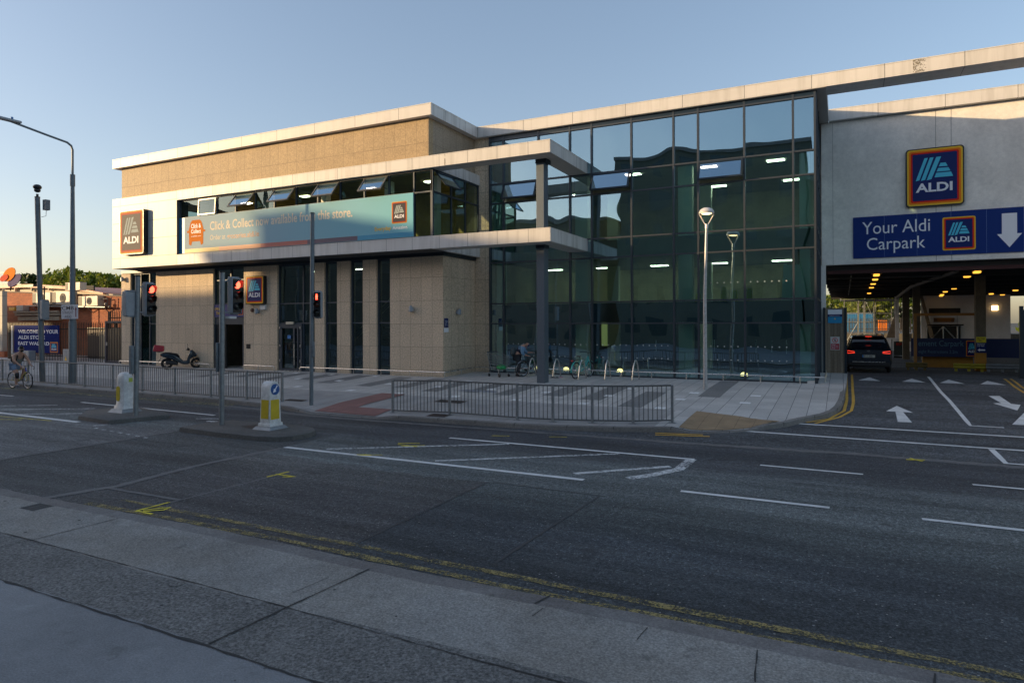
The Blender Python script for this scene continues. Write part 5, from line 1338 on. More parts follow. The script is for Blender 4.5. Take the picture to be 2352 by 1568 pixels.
# ------------------------------------------------------------------ bicycles (local +x forwards, wheels on z=0)
CHR = mat('chrome', (.5, .5, .5), .2, .9)
def bicycle(name, label, frame_m, loc, rz, r=.335, wb=1.05, step=False, guards=None, drop=False, lean=0):
    t = thing(name, label, 'bicycle', loc, rz); t.rotation_euler = (lean, 0, rz)
    for x, fr_ in ((0, False), (wb, True)):
        wv = MB().torus((x, 0, r), r - .018, .019, (0, 1, 0), 32, 8).build('tyre', RUBBER, t)
        MB().torus((x, 0, r), r - .045, .011, (0, 1, 0), 32, 6).build('rim', CHR, wv)
        sp = MB()
        for i in range(16):
            a = 2 * math.pi * i / 16; sp.tube([(x, .02 * (-1) ** i, r), (x + (r - .05) * math.cos(a), 0, r + (r - .05) * math.sin(a))], .0022, 3)
        sp.lathe([(.025, -.04), (.025, .04)], (x, 0, r), 10, (0, 1, 0)); sp.build('spokes', CHR, wv)
    bb = (.43, 0, .29); st_ = (.28, 0, .78); hd = (wb - .17, 0, .86); hd2 = (wb - .13, 0, .72)
    f = MB()
    if step: f.tube([bb, (.62, 0, .36), hd2], .02, 8).tube([st_[:2] + (.55,), (.6, 0, .48), hd], .014, 8)
    else: f.tube([bb, hd2], .019, 8).tube([(.30, 0, .74), hd], .016, 8)
    f.tube([bb, st_], .016, 8).tube([(0, .05, r), (.40, .02, .29)], .011, 6).tube([(0, -.05, r), (.40, -.02, .29)], .011, 6).tube([(0, .05, r), (.31, .02, .70)], .009, 6).tube([(0, -.05, r), (.31, -.02, .70)], .009, 6).tube([hd2, hd], .022, 8)
    f.build('frame', frame_m, t)
    MB().tube([hd2, (wb - .1, .05, .62), (wb, .05, r)], .012, 6).tube([hd2, (wb - .1, -.05, .62), (wb, -.05, r)], .012, 6).build('fork', frame_m, t)
    hz = 1.0
    if drop: hb = MB().tube([(wb + .02, .21, .80), (wb + .08, .21, .87), (wb - .02, .21, .96), (wb - .14, .17, .96), (wb - .14, -.17, .96), (wb - .02, -.21, .96), (wb + .08, -.21, .87), (wb + .02, -.21, .80)], .012, 6)
    else: hb = MB().tube([(wb - .34, .29, hz + .02), (wb - .2, .2, hz + .03), (wb - .15, 0, hz), (wb - .2, -.2, hz + .03), (wb - .34, -.29, hz + .02)], .013, 6)
    hb.tube([hd, (wb - .18, 0, .98)], .013, 6).build('handlebar', BLACK if not drop else CHR, t)
    MB().add([(.08, -.07, .90), (.08, .07, .90), (.2, .06, .91), (.36, .02, .90), (.36, -.02, .90), (.2, -.06, .91), (.1, 0, .86), (.34, 0, .87)], [(0, 5, 2, 1), (5, 4, 3, 2), (0, 1, 6), (1, 2, 6), (2, 3, 7, 6), (3, 4, 7), (4, 5, 6, 7), (5, 0, 6)]).tube([(.28, 0, .76), (.25, 0, .88)], .012, 6).build('saddle', BLACK, t)
    MB().torus((.43, -.04, .29), .085, .006, (0, 1, 0), 20, 4).tube([(.43, -.07, .29), (.50, -.08, .14)], .009, 5).tube([(.43, .07, .29), (.36, .08, .44)], .009, 5).box(.45, -.17, .12, .55, -.08, .145).box(.31, .08, .43, .41, .17, .455).build('crankset', CHR, t)
    if guards:
        for x, a0, a1 in ((0, 20, 190), (wb, 50, 170)):
            vs = []; k = 14
            for i in range(k + 1):
                a = R(a0 + (a1 - a0) * i / k); rr = r + .025
                vs += [(x + rr * math.cos(a), -.03, r + rr * math.sin(a)), (x + rr * math.cos(a), .03, r + rr * math.sin(a))]
            MB().add(vs, [(2 * i, 2 * i + 1, 2 * i + 3, 2 * i + 2) for i in range(k)]).build('mudguard', guards, t)
        MB().tube([(-.25, .05, .74), (.25, .05, .74), (.25, -.05, .74), (-.25, -.05, .74)], .007, 5, closed=True).tube([(0, .06, r), (-.1, .06, .74)], .006, 5).build('rear_rack', BLACK, t)
        MB().blob((-.30, 0, .72), (.03, .05, .035)).build('rear_reflector', mat('reflector_red', (.4, .01, .01), .3), t)
    return t
TURQ = mat('turquoise_paint', (.05, .46, .42), .35, coat=.3)
bicycle('bicycle', 'turquoise step-through bicycle locked to a hoop by the glass', TURQ, (3.46, 1.16, .50), R(80), .33, 1.08, True, TURQ, lean=R(3))
mb_ = bicycle('bicycle', 'black mountain bicycle the bending man is handling', mat('black_frame', (.015, .016, .018), .35), (1.1, 1.25, .50), R(62), .34, 1.02, False)

# ------------------------------------------------------------------ figures
def body(name, chains, m, parent, sub=2):
    """one continuous skinned surface; chains share their joints by key"""
    key = {}; V = []; E = []; Rd = []
    for ch in chains:
        prev = None
        for k, p, r in ch:
            if k in key and k is not None: i = key[k]
            else:
                i = len(V); V.append(p); Rd.append(r)
                if k is not None: key[k] = i
            if prev is not None and (prev, i) not in E: E.append((prev, i))
            prev = i
    me = bpy.data.meshes.new(name); me.from_pydata(V, E, []); o = bpy.data.objects.new(name, me); COL.objects.link(o); o.parent = parent
    sk = o.modifiers.new('skin', 'SKIN'); sk.use_smooth_shade = True
    if not me.skin_vertices: me.attributes.new  # layer is created by the modifier below
    dg = bpy.context.view_layer; dg.update()
    if len(me.skin_vertices) == 0:
        bpy.context.view_layer.objects.active = o
        bpy.ops.object.modifier_remove(modifier='skin')
        bpy.ops.object.modifier_add(type='SKIN'); o.modifiers[-1].use_smooth_shade = True
    for i, s_ in enumerate(me.skin_vertices[0].data):
        rr = Rd[i]; s_.radius = (rr, rr) if not isinstance(rr, tuple) else rr
        s_.use_root = (i == 0)
    ss_ = o.modifiers.new('sub', 'SUBSURF'); ss_.levels = sub; ss_.render_levels = sub
    me.materials.append(m)
    return o
def hand(chains, wrist, d, down, key, side):
    """palm with four fingers and a thumb, curled towards `down`"""
    wv = Vector(wrist); d = Vector(d).normalized(); dn = Vector(down).normalized(); s_ = d.cross(dn).normalized() * side
    palm = wv + d * .05
    chains.append([(key, tuple(wv), .024), (key + 'p', tuple(palm), (.035, .016))])
    for i, (off, ln) in enumerate(((-.027, .062), (-.009, .072), (.009, .068), (.026, .052))):
        a = palm + s_ * off + d * .035; b_ = a + d * ln * .5 + dn * .012; c_ = b_ + d * ln * .22 + dn * ln * .42
        chains.append([(key + 'p', tuple(palm), .03), (key + 'f%d' % i, tuple(a), .010), (None, tuple(b_), .009), (None, tuple(c_), .008)])
    a = wv + d * .02 - s_ * .035; chains.append([(key, tuple(wv), .024), (key + 't', tuple(a), .012), (None, tuple(a + d * .035 - s_ * .012 + dn * .02), .009)])

# cyclist, riding towards +x on the far side of the road
CY = bicycle('bicycle', 'road bicycle with a yellow and blue frame ridden by the cyclist', mat('yellow_blue_frame', (.42, .34, .05), .35), (-18.56, -7.60, RZ(-7.6)), R(3), .345, 1.04, False, None, True)
MB().tube([(.93, 0, .72), (.89, 0, .87)], .026, 8).build('blue_head_tube', mat('frame_blue', (.02, .06, .4), .35), CY)
t = thing('person', 'tattooed cyclist in grey vest, headphones, sunglasses and black backpack', 'person', (-18.56, -7.60, RZ(-7.6)), R(3))
ch = [[('pel', (.22, 0, .98), .13), ('waist', (.30, 0, 1.10), .135), ('chest', (.42, 0, 1.32), .155), ('neckb', (.50, 0, 1.46), .085), ('neck', (.545, 0, 1.52), .058), ('jaw', (.60, 0, 1.58), .066), ('head', (.60, 0, 1.655), .088), ('top', (.59, 0, 1.72), .07)],
      [('pel', 0, 0), ('hl', (.24, .11, .95), .11), ('kl', (.60, .12, .78), .075), ('al', (.40, .12, .43), .045), ('tl', (.50, .12, .36), .04), ('tl2', (.56, .12, .35), .03)],
      [('pel', 0, 0), ('hr', (.24, -.11, .93), .11), ('kr', (.55, -.13, .60), .078), ('ar', (.46, -.12, .20), .045), ('tr', (.54, -.12, .14), .04), ('tr2', (.60, -.12, .13), .03)],
      [('neckb', 0, 0), ('sl', (.46, .20, 1.40), .075), ('el', (.62, .27, 1.17), .052), ('wl', (.84, .20, .99), .034)],
      [('neckb', 0, 0), ('sr', (.46, -.20, 1.40), .075), ('er', (.60, -.28, 1.17), .052), ('wr', (.84, -.20, .99), .034)]]
hand(ch, (.84, .20, .99), (1, .05, -.25), (0, 0, -1), 'wl', 1); hand(ch, (.84, -.20, .99), (1, -.05, -.25), (0, 0, -1), 'wr', -1)
body('body', ch, SKIN, t)
VEST = mat('grey_vest', (.20, .21, .19), .8, n=(8, .3)); DENIM = mat('light_denim', (.20, .27, .38), .85, n=(9, .25)); SHOE = mat('grey_shoe', (.20, .22, .25), .6)
body('vest', [[('a', (.20, 0, .98), .150), ('b', (.30, 0, 1.10), .152), ('c', (.42, 0, 1.31), .172), ('d', (.465, 0, 1.40), .12)], [('c', 0, 0), ('e', (.43, .13, 1.37), .085)], [('c', 0, 0), ('f', (.43, -.13, 1.37), .085)]], VEST, t, 1)
body('shorts', [[('p', (.19, 0, .96), .155), ('l', (.26, .11, .94), .125), ('l2', (.48, .12, .84), .11)], [('p', 0, 0), ('r', (.26, -.11, .92), .125), ('r2', (.44, -.13, .74), .115)]], DENIM, t, 1)
body('knee_brace', [[('a', (.46, -.13, .70), .088), ('b', (.56, -.13, .58), .09), ('c', (.53, -.13, .42), .068)]], BLACK, t, 1)
for y, x, z in ((.12, .46, .35), (-.12, .52, .125)): MB().blob((x + .02, y, z), (.14, .05, .045)).build('shoe', SHOE, t)
MB().blob((.585, 0, 1.70), (.098, .088, .075)).blob((.60, 0, 1.76), (.07, .05, .03)).build('hair', mat('dark_hair', (.02, .015, .012), .8), t)
MB().blob((.645, 0, 1.575), (.05, .062, .05)).build('beard', mat('dark_hair', (.02, .015, .012), .8), t)
MB().blob((.70, 0, 1.635), (.022, .014, .02)).build('nose', SKIN, t)
MB().box(.665, -.075, 1.645, .70, -.01, 1.68).box(.665, .01, 1.645, .70, .075, 1.68).box(.69, -.01, 1.665, .70, .01, 1.672).build('sunglasses', BLACK, t, bevel=.005)
HP = mat('headphone_white', (.6, .6, .6), .4)
MB().blob((.59, .095, 1.65), (.035, .02, .045)).blob((.59, -.095, 1.65), (.035, .02, .045)).tube([(.59, .095, 1.66), (.58, .08, 1.74), (.575, 0, 1.785), (.58, -.08, 1.74), (.59, -.095, 1.66)], .011, 6).build('headphones', HP, t)
MB().blob((.20, 0, 1.30), (.15, .16, .22)).blob((.12, 0, 1.2), (.1, .14, .14)).build('backpack', BLACK, t)
MB().tube([(.28, .12, 1.42), (.44, .13, 1.49), (.58, .12, 1.36), (.46, .14, 1.14)], .022, 6).tube([(.28, -.12, 1.42), (.44, -.13, 1.49), (.58, -.12, 1.36), (.46, -.14, 1.14)], .022, 6).build('backpack_strap', BLACK, t)

# man bending over his bicycle (facing +x, slightly towards the glass)
t = thing('person', 'bald man in light blue shirt, dark vest and scarf bending over a bicycle', 'person', (.80, 1.40, .50), R(22))
GREYT = mat('dark_trousers', (.03, .035, .042), .8, n=(10, .3)); SHIRT = mat('light_blue_shirt', (.16, .30, .46), .8, n=(9, .15))
ch = [[('pel', (0, 0, .86), .115), ('waist', (.06, 0, .97), .125), ('chest', (.20, 0, 1.16), .14), ('neckb', (.30, 0, 1.26), .08), ('neck', (.34, 0, 1.29), .055), ('jaw', (.42, 0, 1.28), .06), ('head', (.42, 0, 1.34), .082), ('top', (.415, 0, 1.375), .065)],
      [('pel', 0, 0), ('hl', (0, .10, .82), .10), ('kl', (.05, .13, .46), .07), ('al', (-.03, .14, .09), .045), ('tl', (.06, .15, .04), .04), ('tl2', (.14, .15, .035), .028)],
      [('pel', 0, 0), ('hr', (0, -.10, .82), .10), ('kr', (.10, -.13, .46), .07), ('ar', (.04, -.14, .09), .045), ('tr', (.13, -.15, .04), .04), ('tr2', (.21, -.15, .035), .028)],
      [('neckb', 0, 0), ('sl', (.26, .18, 1.20), .065), ('el', (.34, .22, .98), .048), ('wl', (.58, .16, .98), .032)],
      [('neckb', 0, 0), ('sr', (.26, -.18, 1.20), .065), ('er', (.22, -.24, .95), .048), ('wr', (.42, -.16, .86), .032)]]
hand(ch, (.58, .16, .98), (1, 0, 0), (0, 0, -1), 'wl', 1); hand(ch, (.42, -.16, .86), (1, 0, -.1), (0, 0, -1), 'wr', -1)
body('body', ch, SKIN, t)
body('trousers', [[('p', (-.01, 0, .87), .165), ('l', (0, .10, .80), .135), ('l2', (.05, .13, .46), .10), ('l3', (-.03, .14, .12), .075)], [('p', 0, 0), ('r', (0, -.10, .80), .135), ('r2', (.10, -.13, .46), .10), ('r3', (.04, -.14, .12), .075)]], GREYT, t, 1)
body('shirt', [[('w', (.03, 0, .93), .165), ('c', (.20, 0, 1.15), .19), ('n', (.28, 0, 1.22), .13)], [('n', 0, 0), ('sl', (.26, .18, 1.19), .10), ('el', (.34, .22, .98), .075), ('fl', (.46, .19, .98), .05)], [('n', 0, 0), ('sr', (.26, -.18, 1.19), .10), ('er', (.22, -.24, .95), .075), ('fr', (.34, -.19, .90), .05)]], SHIRT, t, 1)
body('vest', [[('w', (.03, 0, .93), .185), ('c', (.19, 0, 1.14), .205), ('n', (.26, 0, 1.22), .13)]], mat('navy_vest', (.015, .02, .045), .8), t, 1)
MB().torus((.315, 0, 1.235), .085, .035, (.75, 0, .65), 18, 8).build('scarf', mat('checked_scarf', (.28, .14, .15), .9, n=(30, .8)), t)
MB().blob((.47, 0, 1.275), (.04, .065, .045)).build('face_mask', mat('navy_mask', (.03, .03, .12), .8), t)
MB().blob((.42, .083, 1.32), (.018, .01, .028)).blob((.42, -.083, 1.32), (.018, .01, .028)).build('ear', SKIN, t)
for y, x in ((.15, .05), (-.15, .12)): MB().blob((x, y, .045), (.14, .048, .045)).build('shoe', BLACK, t)
MB().blob((-.16, -.02, 1.02), (.11, .15, .20)).blob((-.2, -.02, .95), (.09, .13, .12)).build('backpack', mat('grey_backpack', (.06, .08, .085), .7, n=(9, .3)), t)
MB().box(.10, .09, .26, .16, .18, .29).box(.12, -.2, .26, .18, -.1, .29).build('reflective_band', WHITE, t)

# ------------------------------------------------------------------ shopping trolley with a green bag
t = thing('shopping_trolley', 'empty wire shopping trolley parked by the stone corner', 'trolley', (.17, .98, .50), R(-25))
TW = mat('trolley_wire', (.25, .28, .28), .4, .6)
b = MB()
A = [(-.42, -.27, .98), (-.42, .27, .98), (.42, .24, .82), (.42, -.24, .82)]; B = [(-.33, -.22, .52), (-.33, .22, .52), (.36, .18, .46), (.36, -.18, .46)]
A = [Vector(p) for p in A]; B = [Vector(p) for p in B]
for k in range(5):
    f = k / 4; b.tube([B[i] + (A[i] - B[i]) * f for i in range(4)], .006 if 0 < k < 4 else .010, 5, closed=True)
for i in range(4):
    for k in range(12):
        f = k / 12; b.tube([A[i] + (A[(i + 1) % 4] - A[i]) * f, B[i] + (B[(i + 1) % 4] - B[i]) * f], .0035, 4)
for k in range(1, 9): f = k / 9; b.tube([B[0] + (B[3] - B[0]) * f, B[1] + (B[2] - B[1]) * f], .0035, 4)
b.build('basket', TW, t)
MB().tube([(-.36, -.22, .30), (.34, -.2, .30), (.34, .2, .30), (-.36, .22, .30)], .011, 6, closed=True).tube([(-.33, -.26, .12), (-.2, -.22, .30), (-.36, -.22, .55), (-.46, -.27, 1.0)], .012, 6).tube([(-.33, .26, .12), (-.2, .22, .30), (-.36, .22, .55), (-.46, .27, 1.0)], .012, 6).tube([(.34, -.24, .12), (.2, -.2, .30)], .012, 6).tube([(.34, .24, .12), (.2, .2, .30)], .012, 6).build('chassis', TW, t)
MB().tube([(-.47, -.28, 1.01), (-.47, .28, 1.01)], .017, 8).build('handle', BLACK, t)
for x, y in ((-.33, -.26), (-.33, .26), (.34, -.24), (.34, .24)): MB().lathe([(.03, -.018), (.062, -.016), (.062, .016), (.03, .018)], (x, y, .062), 14, (0, 1, 0)).build('wheel', BLACK, t)
bg_ = MB().blob((0, 0, .1), (.26, .17, .11), 14, 8)
rn = random.Random(4)
bg_.v = [(x + rn.uniform(-.015, .015), y + rn.uniform(-.015, .015), z + rn.uniform(-.012, .012)) for x, y, z in bg_.v]
o = tag(bg_.build('carrier_bag', mat('green_bag', (.02, .30, .09), .4, n=(6, .5))), 'green carrier bag lying in the bottom of the trolley', 'bag'); o.location = (.33, .88, .80); o.rotation_euler = (0, 0, R(-25))

# ------------------------------------------------------------------ scooter (local +x forwards)
t = thing('scooter', 'black and blue motor scooter with a red top box by the wall', 'scooter', (-17.65, -1.12, .43), R(50.5))
SB = mat('scooter_paint', (.012, .03, .05), .18, .2, coat=.6); SEAT = mat('seat_vinyl', (.012, .012, .013), .5)
for x in (0, 1.34):
    wv = MB().torus((x, 0, .28), .215, .062, (0, 1, 0), 30, 10).build('tyre', RUBBER, t)
    rm = MB().torus((x, 0, .28), .16, .014, (0, 1, 0), 24, 6).lathe([(.04, -.05), (.04, .05)], (x, 0, .28), 12, (0, 1, 0))
    for i in range(6): a = 2 * math.pi * i / 6; rm.tube([(x, 0, .28), (x + .16 * math.cos(a), 0, .28 + .16 * math.sin(a))], .012, 5)
    rm.build('rim', mat('dark_alloy', (.06, .06, .06), .35, .7), wv)
def loft(sec, name, m, parent, cap=True):
    """sec: list of (x, [(y, z), ...]) with equal counts, mirrored shapes allowed"""
    b = MB(); n = len(sec[0][1]); vs = [(x if not isinstance(x, list) else x[j], y, z) for x, pts in sec for j, (y, z) in enumerate(pts)]
    fs = [(i * n + j, i * n + (j + 1) % n, (i + 1) * n + (j + 1) % n, (i + 1) * n + j) for i in range(len(sec) - 1) for j in range(n)]
    if cap: fs += [tuple(range(n))[::-1], tuple((len(sec) - 1) * n + j for j in range(n))]
    return b.add(vs, fs).build(name, m, parent)
def oval(hw, z0, z1, n=12, sq=.7):
    c = (z0 + z1) / 2; h = (z1 - z0) / 2
    return [(hw * math.copysign(abs(math.cos(2 * math.pi * j / n)) ** sq, math.cos(2 * math.pi * j / n)), c + h * math.copysign(abs(math.sin(2 * math.pi * j / n)) ** sq, math.sin(2 * math.pi * j / n))) for j in range(n)]
loft([(-.30, oval(.04, .70, .78)), (-.15, oval(.12, .60, .82)), (.1, oval(.15, .52, .82)), (.35, oval(.16, .40, .76)), (.55, oval(.16, .30, .62)), (.75, oval(.15, .22, .42)), (.95, oval(.16, .22, .44)), (1.05, oval(.15, .28, .55))], 'rear_bodywork', SB, t)
loft([(.92, oval(.16, .28, .55)), (1.0, oval(.20, .36, .80)), (1.06, oval(.21, .48, .95)), (1.15, oval(.19, .55, .98)), (1.27, oval(.12, .60, .86)), (1.36, oval(.04, .62, .72))], 'front_fairing', SB, t)
loft([(-.1, oval(.13, .78, .86)), (.15, oval(.15, .76, .85)), (.30, oval(.15, .72, .82)), (.48, oval(.13, .66, .78)), (.58, oval(.08, .60, .66))], 'seat', SEAT, t)
MB().add([(1.03, -.16, .95), (1.03, .16, .95), (.93, .11, 1.10), (.93, -.11, 1.10), (1.05, -.15, .95), (1.05, .15, .95), (.95, .1, 1.11), (.95, -.1, 1.11)], [(0, 1, 2, 3), (7, 6, 5, 4), (0, 3, 7, 4), (1, 5, 6, 2), (3, 2, 6, 7)]).build('windscreen', mat('smoked_plastic', (.01, .012, .014), .1), t)
MB().tube([(.90, .34, .97), (.95, .15, 1.0), (.98, 0, .98), (.95, -.15, 1.0), (.90, -.34, .97)], .017, 8).blob((.97, 0, .98), (.08, .09, .07)).build('handlebar', BLACK, t)
MB().tube([(.95, .24, 1.0), (.93, .30, 1.2)], .007, 5).blob((.93, .31, 1.22), (.02, .06, .04)).build('mirror', BLACK, t)
MB().tube([(.95, -.24, 1.0), (.93, -.30, 1.1)], .007, 5).build('mirror_stem', BLACK, t); MB().blob((.92, -.31, 1.13), (.02, .055, .04)).build('mirror', mat('mirror_glass', (.8, .8, .8), .05, 1), t)
vs = []
b = MB().tube([(1.34, .09, .28), (1.16, .09, .62)], .022, 8).tube([(1.34, -.09, .28), (1.16, -.09, .62)], .022, 8)
for i in range(9):
    a = R(35 + 120 * i / 8); vs += [(1.34 + .30 * math.cos(a), -.07, .28 + .30 * math.sin(a)), (1.34 + .30 * math.cos(a), .07, .28 + .30 * math.sin(a))]
b.add(vs, [(2 * i, 2 * i + 1, 2 * i + 3, 2 * i + 2) for i in range(8)]); b.build('front_fork', BLACK, t)
MB().box(.0, -.19, .26, .42, -.09, .44).box(-.05, .08, .24, .5, .17, .42).tube([(0, -.15, .30), (.5, -.15, .24)], .05, 8).build('engine', BLACK, t, bevel=.03)
MB().tube([(-.05, -.2, .36), (.45, -.2, .30)], .05, 10).build('exhaust', mat('dark_alloy', (.06, .06, .06), .35, .7), t)
MB().add([(-.26, -.08, .60), (-.26, .08, .60), (-.42, .08, .34), (-.42, -.08, .34), (-.24, -.08, .60), (-.24, .08, .60), (-.4, .08, .34), (-.4, -.08, .34)], [(0, 1, 2, 3), (7, 6, 5, 4), (0, 3, 7, 4), (1, 5, 6, 2)]).build('number_plate_holder', BLACK, t)
MB().tube([(-.1, .05, .82), (-.5, .05, .90)], .012, 5).tube([(-.1, -.05, .82), (-.5, -.05, .90)], .012, 5).box(-.55, -.15, .89, -.2, .15, .91).build('luggage_rack', BLACK, t)
RB = mat('top_box_red', (.42, .012, .03), .35, coat=.3)
MB().add([(-.62, -.22, .92), (-.12, -.22, .90), (-.12, .22, .90), (-.62, .22, .92), (-.55, -.19, 1.24), (-.12, -.18, 1.18), (-.12, .18, 1.18), (-.55, .19, 1.24)], [(0, 3, 2, 1), (4, 5, 6, 7), (0, 1, 5, 4), (1, 2, 6, 5), (2, 3, 7, 6), (3, 0, 4, 7)]).build('top_box', RB, t, bevel=.04)
MB().blob((-.27, 0, .66), (.03, .08, .035)).build('tail_light', mat('reflector_red', (.4, .01, .01), .3), t)
MB().blob((1.34, 0, .74), (.04, .07, .04)).build('headlight', mat('headlight_glass', (.4, .42, .45), .1), t)

# ------------------------------------------------------------------ SUV seen from behind (local +x forwards)
t = thing('parked_suv', 'dark blue SUV with lit tail lights at the car park entrance', 'car', (13.86, 9.15, .50), R(90))
CB = mat('suv_paint', (.012, .02, .032), .15, .4, coat=1.0); CGL = mat('suv_glass', (.006, .008, .010), .04, coat=.5); CT = mat('suv_trim', (.012, .012, .013), .6)
def sec(hb, hm, hs, hr, zr, zbelt=.98, z0=.24):
    h = [(hb, z0), (hm, .42), (hm + .01, .68), (hs, zbelt), (hr, zr - .07), (hr - .12, zr - .01), (0, zr)]
    return [(-y, z) for y, z in h] + [(y, z) for y, z in h[-2::-1]]
loft([(-.02, sec(.74, .80, .80, .72, 1.0, .92, .32)), (.10, sec(.80, .87, .85, .78, 1.04, .95, .26)), (.22, sec(.82, .885, .86, .74, 1.18, .99)), (.40, sec(.82, .89, .865, .66, 1.50, 1.0)), (.52, sec(.82, .89, .865, .64, 1.585, 1.0)), (1.2, sec(.82, .89, .865, .66, 1.63, 1.0)), (2.2, sec(.82, .89, .865, .66, 1.62, 1.0)),
      (2.7, sec(.82, .89, .865, .63, 1.52, 1.0)), (3.35, sec(.82, .89, .85, .74, 1.08, .98)), (4.1, sec(.80, .87, .80, .70, .96, .88)), (4.4, sec(.70, .78, .70, .58, .80, .72, .34))], 'body', CB, t)
MB().add([(.235, -.70, 1.05), (.235, .70, 1.05), (.345, .60, 1.46), (.345, -.60, 1.46)], [(3, 2, 1, 0)]).build('rear_window', CGL, t)
for s_ in (-1, 1):
    MB().add([(.55, s_ * .872, 1.02), (3.0, s_ * .872, 1.02), (2.55, s_ * .69, 1.47), (.75, s_ * .70, 1.50)], [(0, 1, 2, 3)] if s_ > 0 else [(3, 2, 1, 0)]).build('side_windows', CGL, t)
    tl = MB().add([(.09, s_ * .50, .86), (.12, s_ * .80, .83), (.30, s_ * .885, .84), (.30, s_ * .88, .98), (.14, s_ * .79, .98), (.11, s_ * .50, .93),
                   (.05, s_ * .50, .86), (.07, s_ * .81, .83), (.28, s_ * .90, .84), (.28, s_ * .895, .98), (.10, s_ * .81, .98), (.07, s_ * .50, .93)],
                  [(6, 7, 10, 11), (7, 8, 9, 10), (11, 10, 4, 5), (10, 9, 3, 4), (6, 11, 5, 0), (7, 6, 0, 1), (8, 7, 1, 2)]).build('tail_light', mat('tail_light_red', (.12, .004, .004), .15), t)
    tl.location = (-.10, s_ * .01, 0)
    MB().tube([(.045, s_ * .52, .87), (.06, s_ * .79, .85), (.07, s_ * .80, .96), (.055, s_ * .53, .92)], .010, 5, closed=True).build('light_strip', LRED, tl)
    MB().tube([(.75, s_ * .62, 1.63), (.85, s_ * .63, 1.68), (2.4, s_ * .62, 1.69), (2.5, s_ * .61, 1.63)], .016, 6).build('roof_rail', GALVL, t)
    for x in (.82, 3.45):
        wv = MB().torus((x, s_ * .80, .33), .255, .085, (0, 1, 0), 30, 10).build('tyre', RUBBER, t)
        MB().lathe([(.0, -.02), (.2, 0), (.22, .03)], (x, s_ * .86, .33), 20, (0, -s_, 0)).build('rim', GALVL, wv)
MB().box(.04, -.60, 1.585, .5, .60, 1.615).build('roof_spoiler', CB, t, bevel=.02)
MB().box(-.05, -.78, .30, .06, .78, .46).build('bumper', CT, t, bevel=.03)
MB().box(-.045, -.62, .47, .0, .62, .50).build('bumper_trim', GALVL, t)
MB().box(-.045, -.27, .66, .05, .27, .80).build('plate_recess', CT, t, bevel=.01)
MB().box(-.056, -.24, .675, -.047, .24, .785).build('number_plate', mat('plate_yellowish', (.50, .50, .44), .4), t)
pt = text('191 D 27051', -.20, .17, .69, .77, 0, BLACK, None, .02, 'plate_lettering'); pt.parent = t; pt.rotation_euler = (0, 0, R(-90)); pt.location = (-.06, 0, 0)
MB().box(-.06, .20, .675, -.0565, .24, .785).build('plate_band', mat('blue_sticker', (.05, .2, .5), .5), t)
MB().add([(.0, -.05, .93), (.0, .05, .93), (.0, .05, .97), (.0, -.05, .97)], [(0, 1, 2, 3)]).build('badge', CHR, t).location = (-.035, 0, 0)
MB().tube([(-.035, -.33, .865), (-.035, .33, .865)], .005, 4).build('trim_lettering', CHR, t)
MB().box(.3, -.3, 1.2, .5, -.2, 1.3).build('headrest', CT, t)
MB().tube([(.37, 0, 1.57), (.40, 0, 1.57)], .012, 4).box(.06, -.12, 1.565, .075, .12, 1.58).build('high_brake_light', LRED, t)
MB().box(.0, -.6, .20, .3, .6, .30).build('diffuser', CT, t)
# ------------------------------------------------------------------ left yard
def brick(name, c1, c2, cm, x=True):
    m, nt, bs = new_mat(name)
    P = pos(nt); s = N(nt, "ShaderNodeSeparateXYZ"); L(nt, P, s.inputs[0]); cb_ = N(nt, "ShaderNodeCombineXYZ")
    L(nt, s.outputs[0 if x else 1], cb_.inputs[0]); L(nt, s.outputs[2], cb_.inputs[1])
    b = N(nt, "ShaderNodeTexBrick"); b.inputs['Scale'].default_value = 1; b.inputs['Brick Width'].default_value = .24; b.inputs['Row Height'].default_value = .078; b.inputs['Mortar Size'].default_value = .008
    b.inputs['Color1'].default_value = (*c1, 1); b.inputs['Color2'].default_value = (*c2, 1); b.inputs['Mortar'].default_value = (*cm, 1); b.inputs['Bias'].default_value = -.1
    L(nt, cb_.outputs[0], b.inputs['Vector'])
    v = math_n(nt, 'MULTIPLY_ADD', noise(nt, P, .7, 5), .9, .5)
    vm = N(nt, "ShaderNodeVectorMath"); vm.operation = 'SCALE'; L(nt, b.outputs[0], vm.inputs[0]); L(nt, v, vm.inputs['Scale']); L(nt, vm.outputs[0], bs.inputs['Base Color']); bs.inputs['Roughness'].default_value = .85
    return m
BRK = brick('orange_red_brick', (.50, .13, .035), (.34, .075, .025), (.20, .15, .11))
ROOFR = mat('orange_roof_edge', (.50, .16, .08), .5, n=(1, .15))
CREAM = panels('cream_panels', (.50, .46, .38), (.2, .18, .15), 'X', 5, 0, 1.33, .65, .02)
t = thing('brick_building', 'orange brick building with cream band and orange curved roof edge', 'building', (-37, 6, .4))
b = MB(); b.plate([(-43.9, .3), (-24, .3), (-24, 4.35), (-29.2, 4.5), (-34, 4.72), (-43.9, 5.15)], 4.45, 9)
b.build('brick_wall', BRK, t, world=True)
MB().plate([(-43.9, 5.151), (-34, 4.721), (-29.2, 4.501), (-24, 4.36), (-24, 4.44), (-29.2, 4.58), (-34, 4.80), (-43.9, 5.23)], 4.4, 9.1).build('wall_coping', mat('brick_coping', (.17, .12, .09), .8), t, world=True)
MB().plate([(-50, 5.0), (-37, 4.6), (-33.6, 4.6), (-33.6, 4.85), (-38.5, 5.20), (-44, 5.46), (-50, 5.55)], 6.2, 12).build('cream_band', mat('cream_render', (.55, .47, .34), .7), t, world=True)
